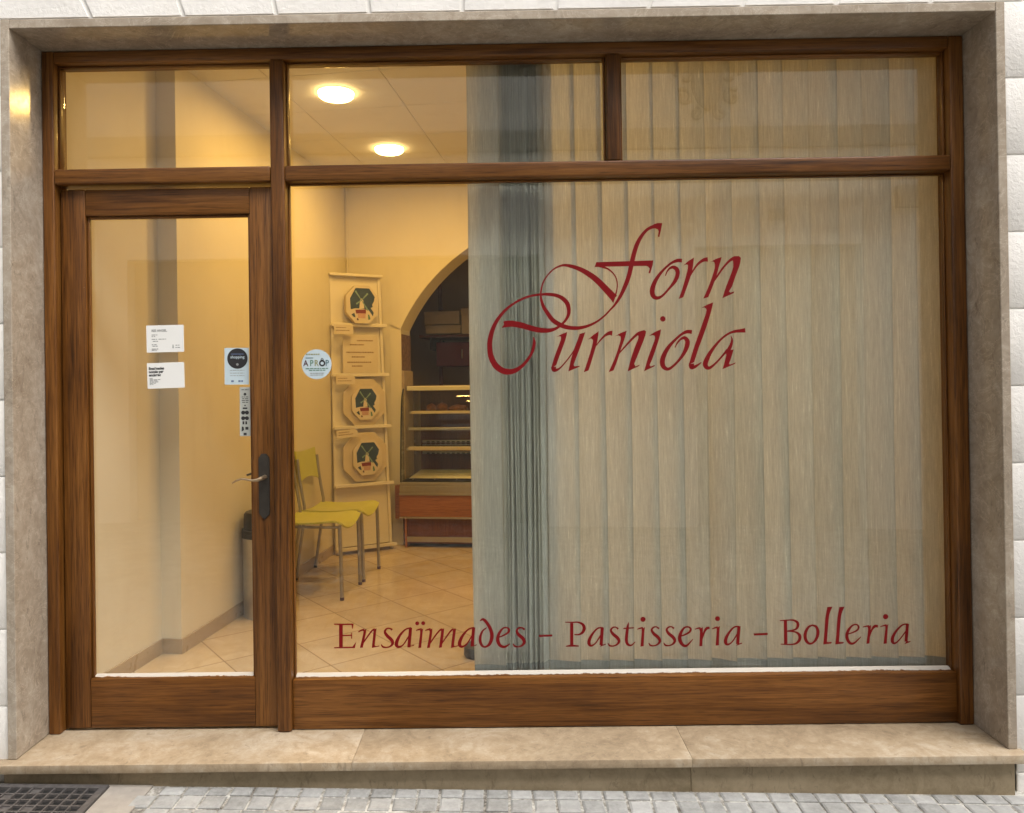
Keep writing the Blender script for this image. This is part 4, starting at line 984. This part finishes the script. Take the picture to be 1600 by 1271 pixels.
# ================================================================== CHAIRS
def chair(label, yl0, dx=0):
    """stacking chair: back to the side wall, seat towards the room"""
    o = L2W(0.03 + dx, yl0, FZ)
    t = thing('stacking_chair', label, 'chair', o, -PH, 'lime chairs along the side wall')
    W, SZ = .385, .462
    # seat: dished sheet with a rolled front edge
    b = bmesh.new(); nx, ny = 14, 10; g = []
    for i in range(nx + 1):
        x = .035 + .435 * i / nx; f = i / nx; r_ = []
        zc = SZ + .006 + .012 * f - .020 * math.sin(math.pi * min(f * 1.1, 1)) * .6 - (.020 * ((f - .86) / .14) ** 2 if f > .86 else 0)
        for j in range(ny + 1):
            s = j / ny * 2 - 1; r_.append(b.verts.new((x, s * W / 2 * (1 if f < .9 else 1 - .03 * (f - .9) / .1), zc + .016 * abs(s) ** 2.2 - .004 - (.034 * (1 - s * s) * ((f - .7) / .3) ** 2 if f > .7 else 0))))
        g.append(r_)
    for r0, r1 in zip(g, g[1:]):
        for j in range(ny): b.faces.new((r0[j], r1[j], r1[j + 1], r0[j + 1]))
    bmesh.ops.recalc_face_normals(b, faces=b.faces); bmesh.ops.solidify(b, geom=b.faces[:], thickness=.010)
    m = MB(); m.bm.free(); m.bm = b; m.build('seat', M_['yellow'], t, True)
    b = bmesh.new(); g = []
    for i in range(9):
        f = i / 8; r_ = []
        for j in range(ny + 1):
            s = j / ny * 2 - 1; z = .650 + .225 * f + .034 * (1 - s * s) * (1 - f) ** 2 - .012 * (1 - s * s) * f ** 2
            r_.append(b.verts.new((.024 - .030 * f - .010 * (1 - s * s), s * (W / 2 - .012), z)))
        g.append(r_)
    for r0, r1 in zip(g, g[1:]):
        for j in range(ny): b.faces.new((r0[j], r0[j + 1], r1[j + 1], r1[j]))
    bmesh.ops.recalc_face_normals(b, faces=b.faces); bmesh.ops.solidify(b, geom=b.faces[:], thickness=.009)
    m = MB(); m.bm.free(); m.bm = b; m.build('backrest', M_['yellow'], t, True)
    for s in (-1, 1):
        y = s * (W / 2 - .012)
        lg = MB().tube([(.462, y, 0.004), (.458, y, .25), (.452, y, SZ - .004)], .0115, 12).build('leg', M_['chrome'], t, True)
        MB().lathe([(0, 0), (.013, 0), (.013, .016), (.0118, .018), (0, .018)], (.462, y, 0), 12).build('foot_cap', M_['maroon_ink'], lg, True)
        lg = MB().tube([(-.012, y, .004), (.02, y, .22), (.052, y, .42), (.054, y, .50), (.036, y, .60), (.020, y, .70), (.008, y, .82)], .0105, 12).build('leg', M_['chrome'], t, True)
        MB().lathe([(0, 0), (.012, 0), (.012, .016), (0, .018)], (-.012, y, 0), 12).build('foot_cap', M_['black'], lg, True)
        MB().tube([(.05, y, SZ - .016), (.456, y, SZ - .016)], .008, 10).build('seat_rail', M_['chrome'], t, True)
    return t
chair('lime yellow chair with grey tube legs nearer the window', -1.42)
chair('lime yellow chair with grey tube legs next to the corner rack', -.985)

# ================================================================== WASTE BIN
wb = thing('waste_bin', 'grey metal waste bin with a black lid behind the door stile', 'waste bin', (-1.372, 1.52, FZ))
MB().lathe([(.0, .0), (.128, .0), (.130, .004), (.130, .46), (.126, .46), (.122, .01), (0, .01)], n=48).build('body', M_['steel'], wb, True)
MB().lathe([(.134, .455), (.134, .500), (.124, .502), (.122, .585), (.112, .598), (.0, .606)], n=48).build('lid', M_['black'], wb, True)

# ================================================================== REFRIGERATED CASE IN THE ARCH
dc = place(thing('display_case', 'refrigerated counter with curved glass and a brown wood veneer base', 'display case'))
CX0, CX1, CYF = .466, 2.1, -.12
B = -.0
def dcp(name, mb, mat, smooth=False): return mb.build(name, mat, dc, smooth)
dcp('plinth', MB().box(CX0 + .055, CX1, CYF + .04, .55, FZ + .03, .354, .002), M_['case_wood_dark'])
dcp('kick_strip', MB().box(CX0 + .04, CX1, CYF + .022, CYF + .0395, FZ + .045, FZ + .085, .002), M_['steel'])
dcp('leg', MB().box(CX0 + .035, CX0 + .054, CYF + .02, .5, FZ, .354, .002), M_['case_wood'])
dcp('base_panel', MB().box(CX0 - .002, CX1, CYF, .56, .3545, .528, .003), M_['case_wood'])
dcp('side_panel', MB().box(CX0 - .05, CX0 - .0025, CYF + .05, .0 - .013, .33, .60, .003), M_['case_wood'])
m = MB(); m.box(CX0, CX1, CYF - .010, CYF + .02, .5285, .546, .003); m.box(CX0 + .003, CX1, CYF - .004, CYF + .03, .5465, .585, .003); m.box(CX0 + .006, CX1, CYF - .012, CYF + .025, .5855, .600, .003); m.box(CX0 + .008, CX1, CYF, CYF + .03, .6005, .632, .003)
dcp('trim_rail', m, M_['steel'], True)
m = MB(); m.box(CX0, CX1, CYF - .008, CYF + .012, .3405, .354, .002); dcp('lower_trim', m, M_['steel'])
# glass: side cheek and the raked front
side = [(CYF, .632), (CYF + .02, .95), (CYF + .055, 1.25), (CYF + .10, 1.355), (CYF + .17, 1.405), (.55, 1.415), (.55, .632)]
dcp('side_glass', MB().prism([(CX0 + .012, y, z) for y, z in side], (.006, 0, 0)), M_['case_glass'])
m = MB(); fr_ = side[:5]
for (a, b) in zip(fr_, fr_[1:]):
    m.poly([(CX0 + .02, a[0], a[1]), (CX1, a[0], a[1]), (CX1, b[0], b[1]), (CX0 + .02, b[0], b[1])])
dcp('front_glass', m, M_['case_glass'], True)
dcp('edge_seal', MB().tube([(CX0 + .014, y - .002, z) for y, z in cr([(y, z, 0) for y, z in side[:5]], 4) for y, z in [(y, z)]] if False else [(CX0 + .014, p_[0] - .002, p_[1]) for p_ in cr([(y, z, 0) for y, z in side[:5]], 4)], .006, 8), M_['black'], True)
dcp('top_rail', MB().box(CX0 + .03, CX1, .04, .56, 1.366, 1.404, .006), M_['brass'] if 'brass' in M_ else M_['white_board'])
for k, (z, yf, x0) in enumerate(((1.180, .06, .035), (1.045, .03, .03), (.885, -.02, .028))):
    s = dcp('glass_shelf', MB().box(CX0 + x0 + .06, CX1, yf + .012, .42, z + .006, z + .014), M_['case_glass'])
    MB().box(CX0 + x0 + .03, CX1, yf - .008, yf + .0115, z - .006, z + .018 if k != 2 else z + .026, .004).build('shelf_light_rail', M_['steel'] if k == 1 else M_['kraft'], s)
    MB().lathe([(0, -.012), (.011, -.011), (.012, 0), (.011, .011), (0, .012)], (CX0 + x0 + .022, yf, z + .006), 12).build('bracket_knob', M_['steel'], s, True)
dcp('back_panel', MB().box(CX0 + .03, CX1, .535, .555, .64, 1.365), M_['dark_case'] if 'dark_case' in M_ else M_['case_wood_dark'])
m = MB()
for k in range(3): m.box(CX0 + .05, CX1, .50, .5345, .80 + .05 * k, .822 + .05 * k, .003)
dcp('vent_panel', m, M_['steel'])
m = MB()
for j in range(3):
    for i in range(20):
        m.box(CX0 + .09 + .045 * i, CX0 + .117 + .045 * i, .4985, .4999, .803 + .05 * j, .812 + .05 * j)
dcp('vent_slots', m, M_['black'])
dcp('deck', MB().box(CX0 + .02, CX1, CYF + .02, .53, .634, .640), M_['iron'])
m = MB()
for i in range(26):
    y = CYF + .06 + i * .0168; m.tube([(CX0 + .07, y, .655 + .05 * (y + .1)), (CX1, y, .655 + .05 * (y + .1))], .004, 6)
for i in range(9): m.tube([(CX0 + .10 + i * .18, CYF + .05, .648), (CX0 + .10 + i * .18, CYF + .49, .671)], .004, 6)
dcp('wire_tray', m, M_['steel'], True)
def loaf(name, label, x, y, z, sx, sy, sz, sd):
    rnd = random.Random(sd); b = bmesh.new(); bmesh.ops.create_icosphere(b, subdivisions=3, radius=1)
    for v in b.verts:
        n_ = .08 * math.sin(v.co.x * 7 + sd) + .06 * math.sin(v.co.y * 9 + v.co.z * 5 + sd)
        v.co = Vector((v.co.x * sx * (1 + n_), v.co.y * sy * (1 + n_), max(v.co.z, -.55) * sz * (1 + n_)))
    m = MB(); m.bm.free(); m.bm = b; o = m.build(name, M_['pastry'], None, True); w = L2W(x, y, z); o.location = w; o.rotation_euler.z = -PH; return tag(o, label, 'pastry')
zt = 1.194
loaf('bread_loaf', 'dark baked loaf at the left end of the top case shelf', .675, .18, zt + .022, .040, .045, .040, 1)
loaf('bread_loaf', 'brown loaf second from the left on the top case shelf', .765, .19, zt + .024, .045, .045, .044, 2)
loaf('bread_loaf', 'long dark loaf in the middle of the top case shelf', .90, .20, zt + .018, .080, .04, .032, 3)

# ================================================================== DIM BACK ROOM
ws = place(thing('wall_shelf', 'dark wall shelf holding white boxes in the dim back room', 'shelf'))
YB_ = 1.75
a = atL(655, 524, YB_)
MB().box(a.x, 2.4, YB_, YB_ + .45, a.z - .03, a.z, .002).build('board', M_['case_wood_dark'], ws)
for x in (a.x + .1, 1.5, 2.3): MB().box(x, x + .03, YB_ + .05, 2.45, a.z - .16, a.z - .0305, .002).build('bracket', M_['iron'], ws)
MB().box(a.x + .12, a.x + .16, YB_ + .42, YB_ + .449, a.z - .7, a.z + .9, .002).build('upright', M_['case_wood_dark'], ws)
def cbox(u0, v0, u1, v1, label, y):
    p0, p1 = atL(u0, v1, y), atL(u1, v0, y); z0 = max(p0.z, a.z + .0005)
    c_ = L2W((p0.x + p1.x) / 2, y + .17, z0); w, h = p1.x - p0.x, p1.z - z0
    t = thing('carton', label, 'box', c_, -PH)
    MB().box(-w / 2, w / 2, -.16, .16, 0, h * .72, .003).build('tray', M_['card'], t)
    MB().box(-w / 2 - .004, w / 2 + .004, -.164, .164, h * .725, h, .003).build('lid', M_['card'], t); return p1.z
z1 = cbox(665, 508, 719, 522, 'pale carton at the bottom of the stack on the back room shelf', YB_ + .02)
t = cbox(663, 486, 717, 507.5, 'pale carton on top of the stack on the back room shelf', YB_ + .03)
cbox(721, 480, 800, 522, 'tall pale carton at the right of the back room shelf', YB_ + .02)
p0, p1 = atL(682, 573, 1.9), atL(790, 533, 1.9)
rc = place(thing('wall_cabinet', 'dark red cabinet below the back room shelf', 'cabinet'))
MB().box(p0.x, p1.x, 1.9, 2.44, p0.z, p1.z, .004).build('carcass', M_['red_paint'], rc)
MB().box(p0.x + .008, (p0.x + p1.x) / 2 - .002, 1.885, 1.8995, p0.z + .008, p1.z - .008, .003).build('door', M_['red_paint'], rc)
MB().box((p0.x + p1.x) / 2 + .002, p1.x - .008, 1.885, 1.8995, p0.z + .008, p1.z - .008, .003).build('door', M_['red_paint'], rc)
q_ = atL(722, 553, 1.88); MB().box(q_.x - .006, q_.x + .006, 1.872, 1.8845, q_.z - .05, q_.z + .05, .003).build('handle', M_['steel'], rc)
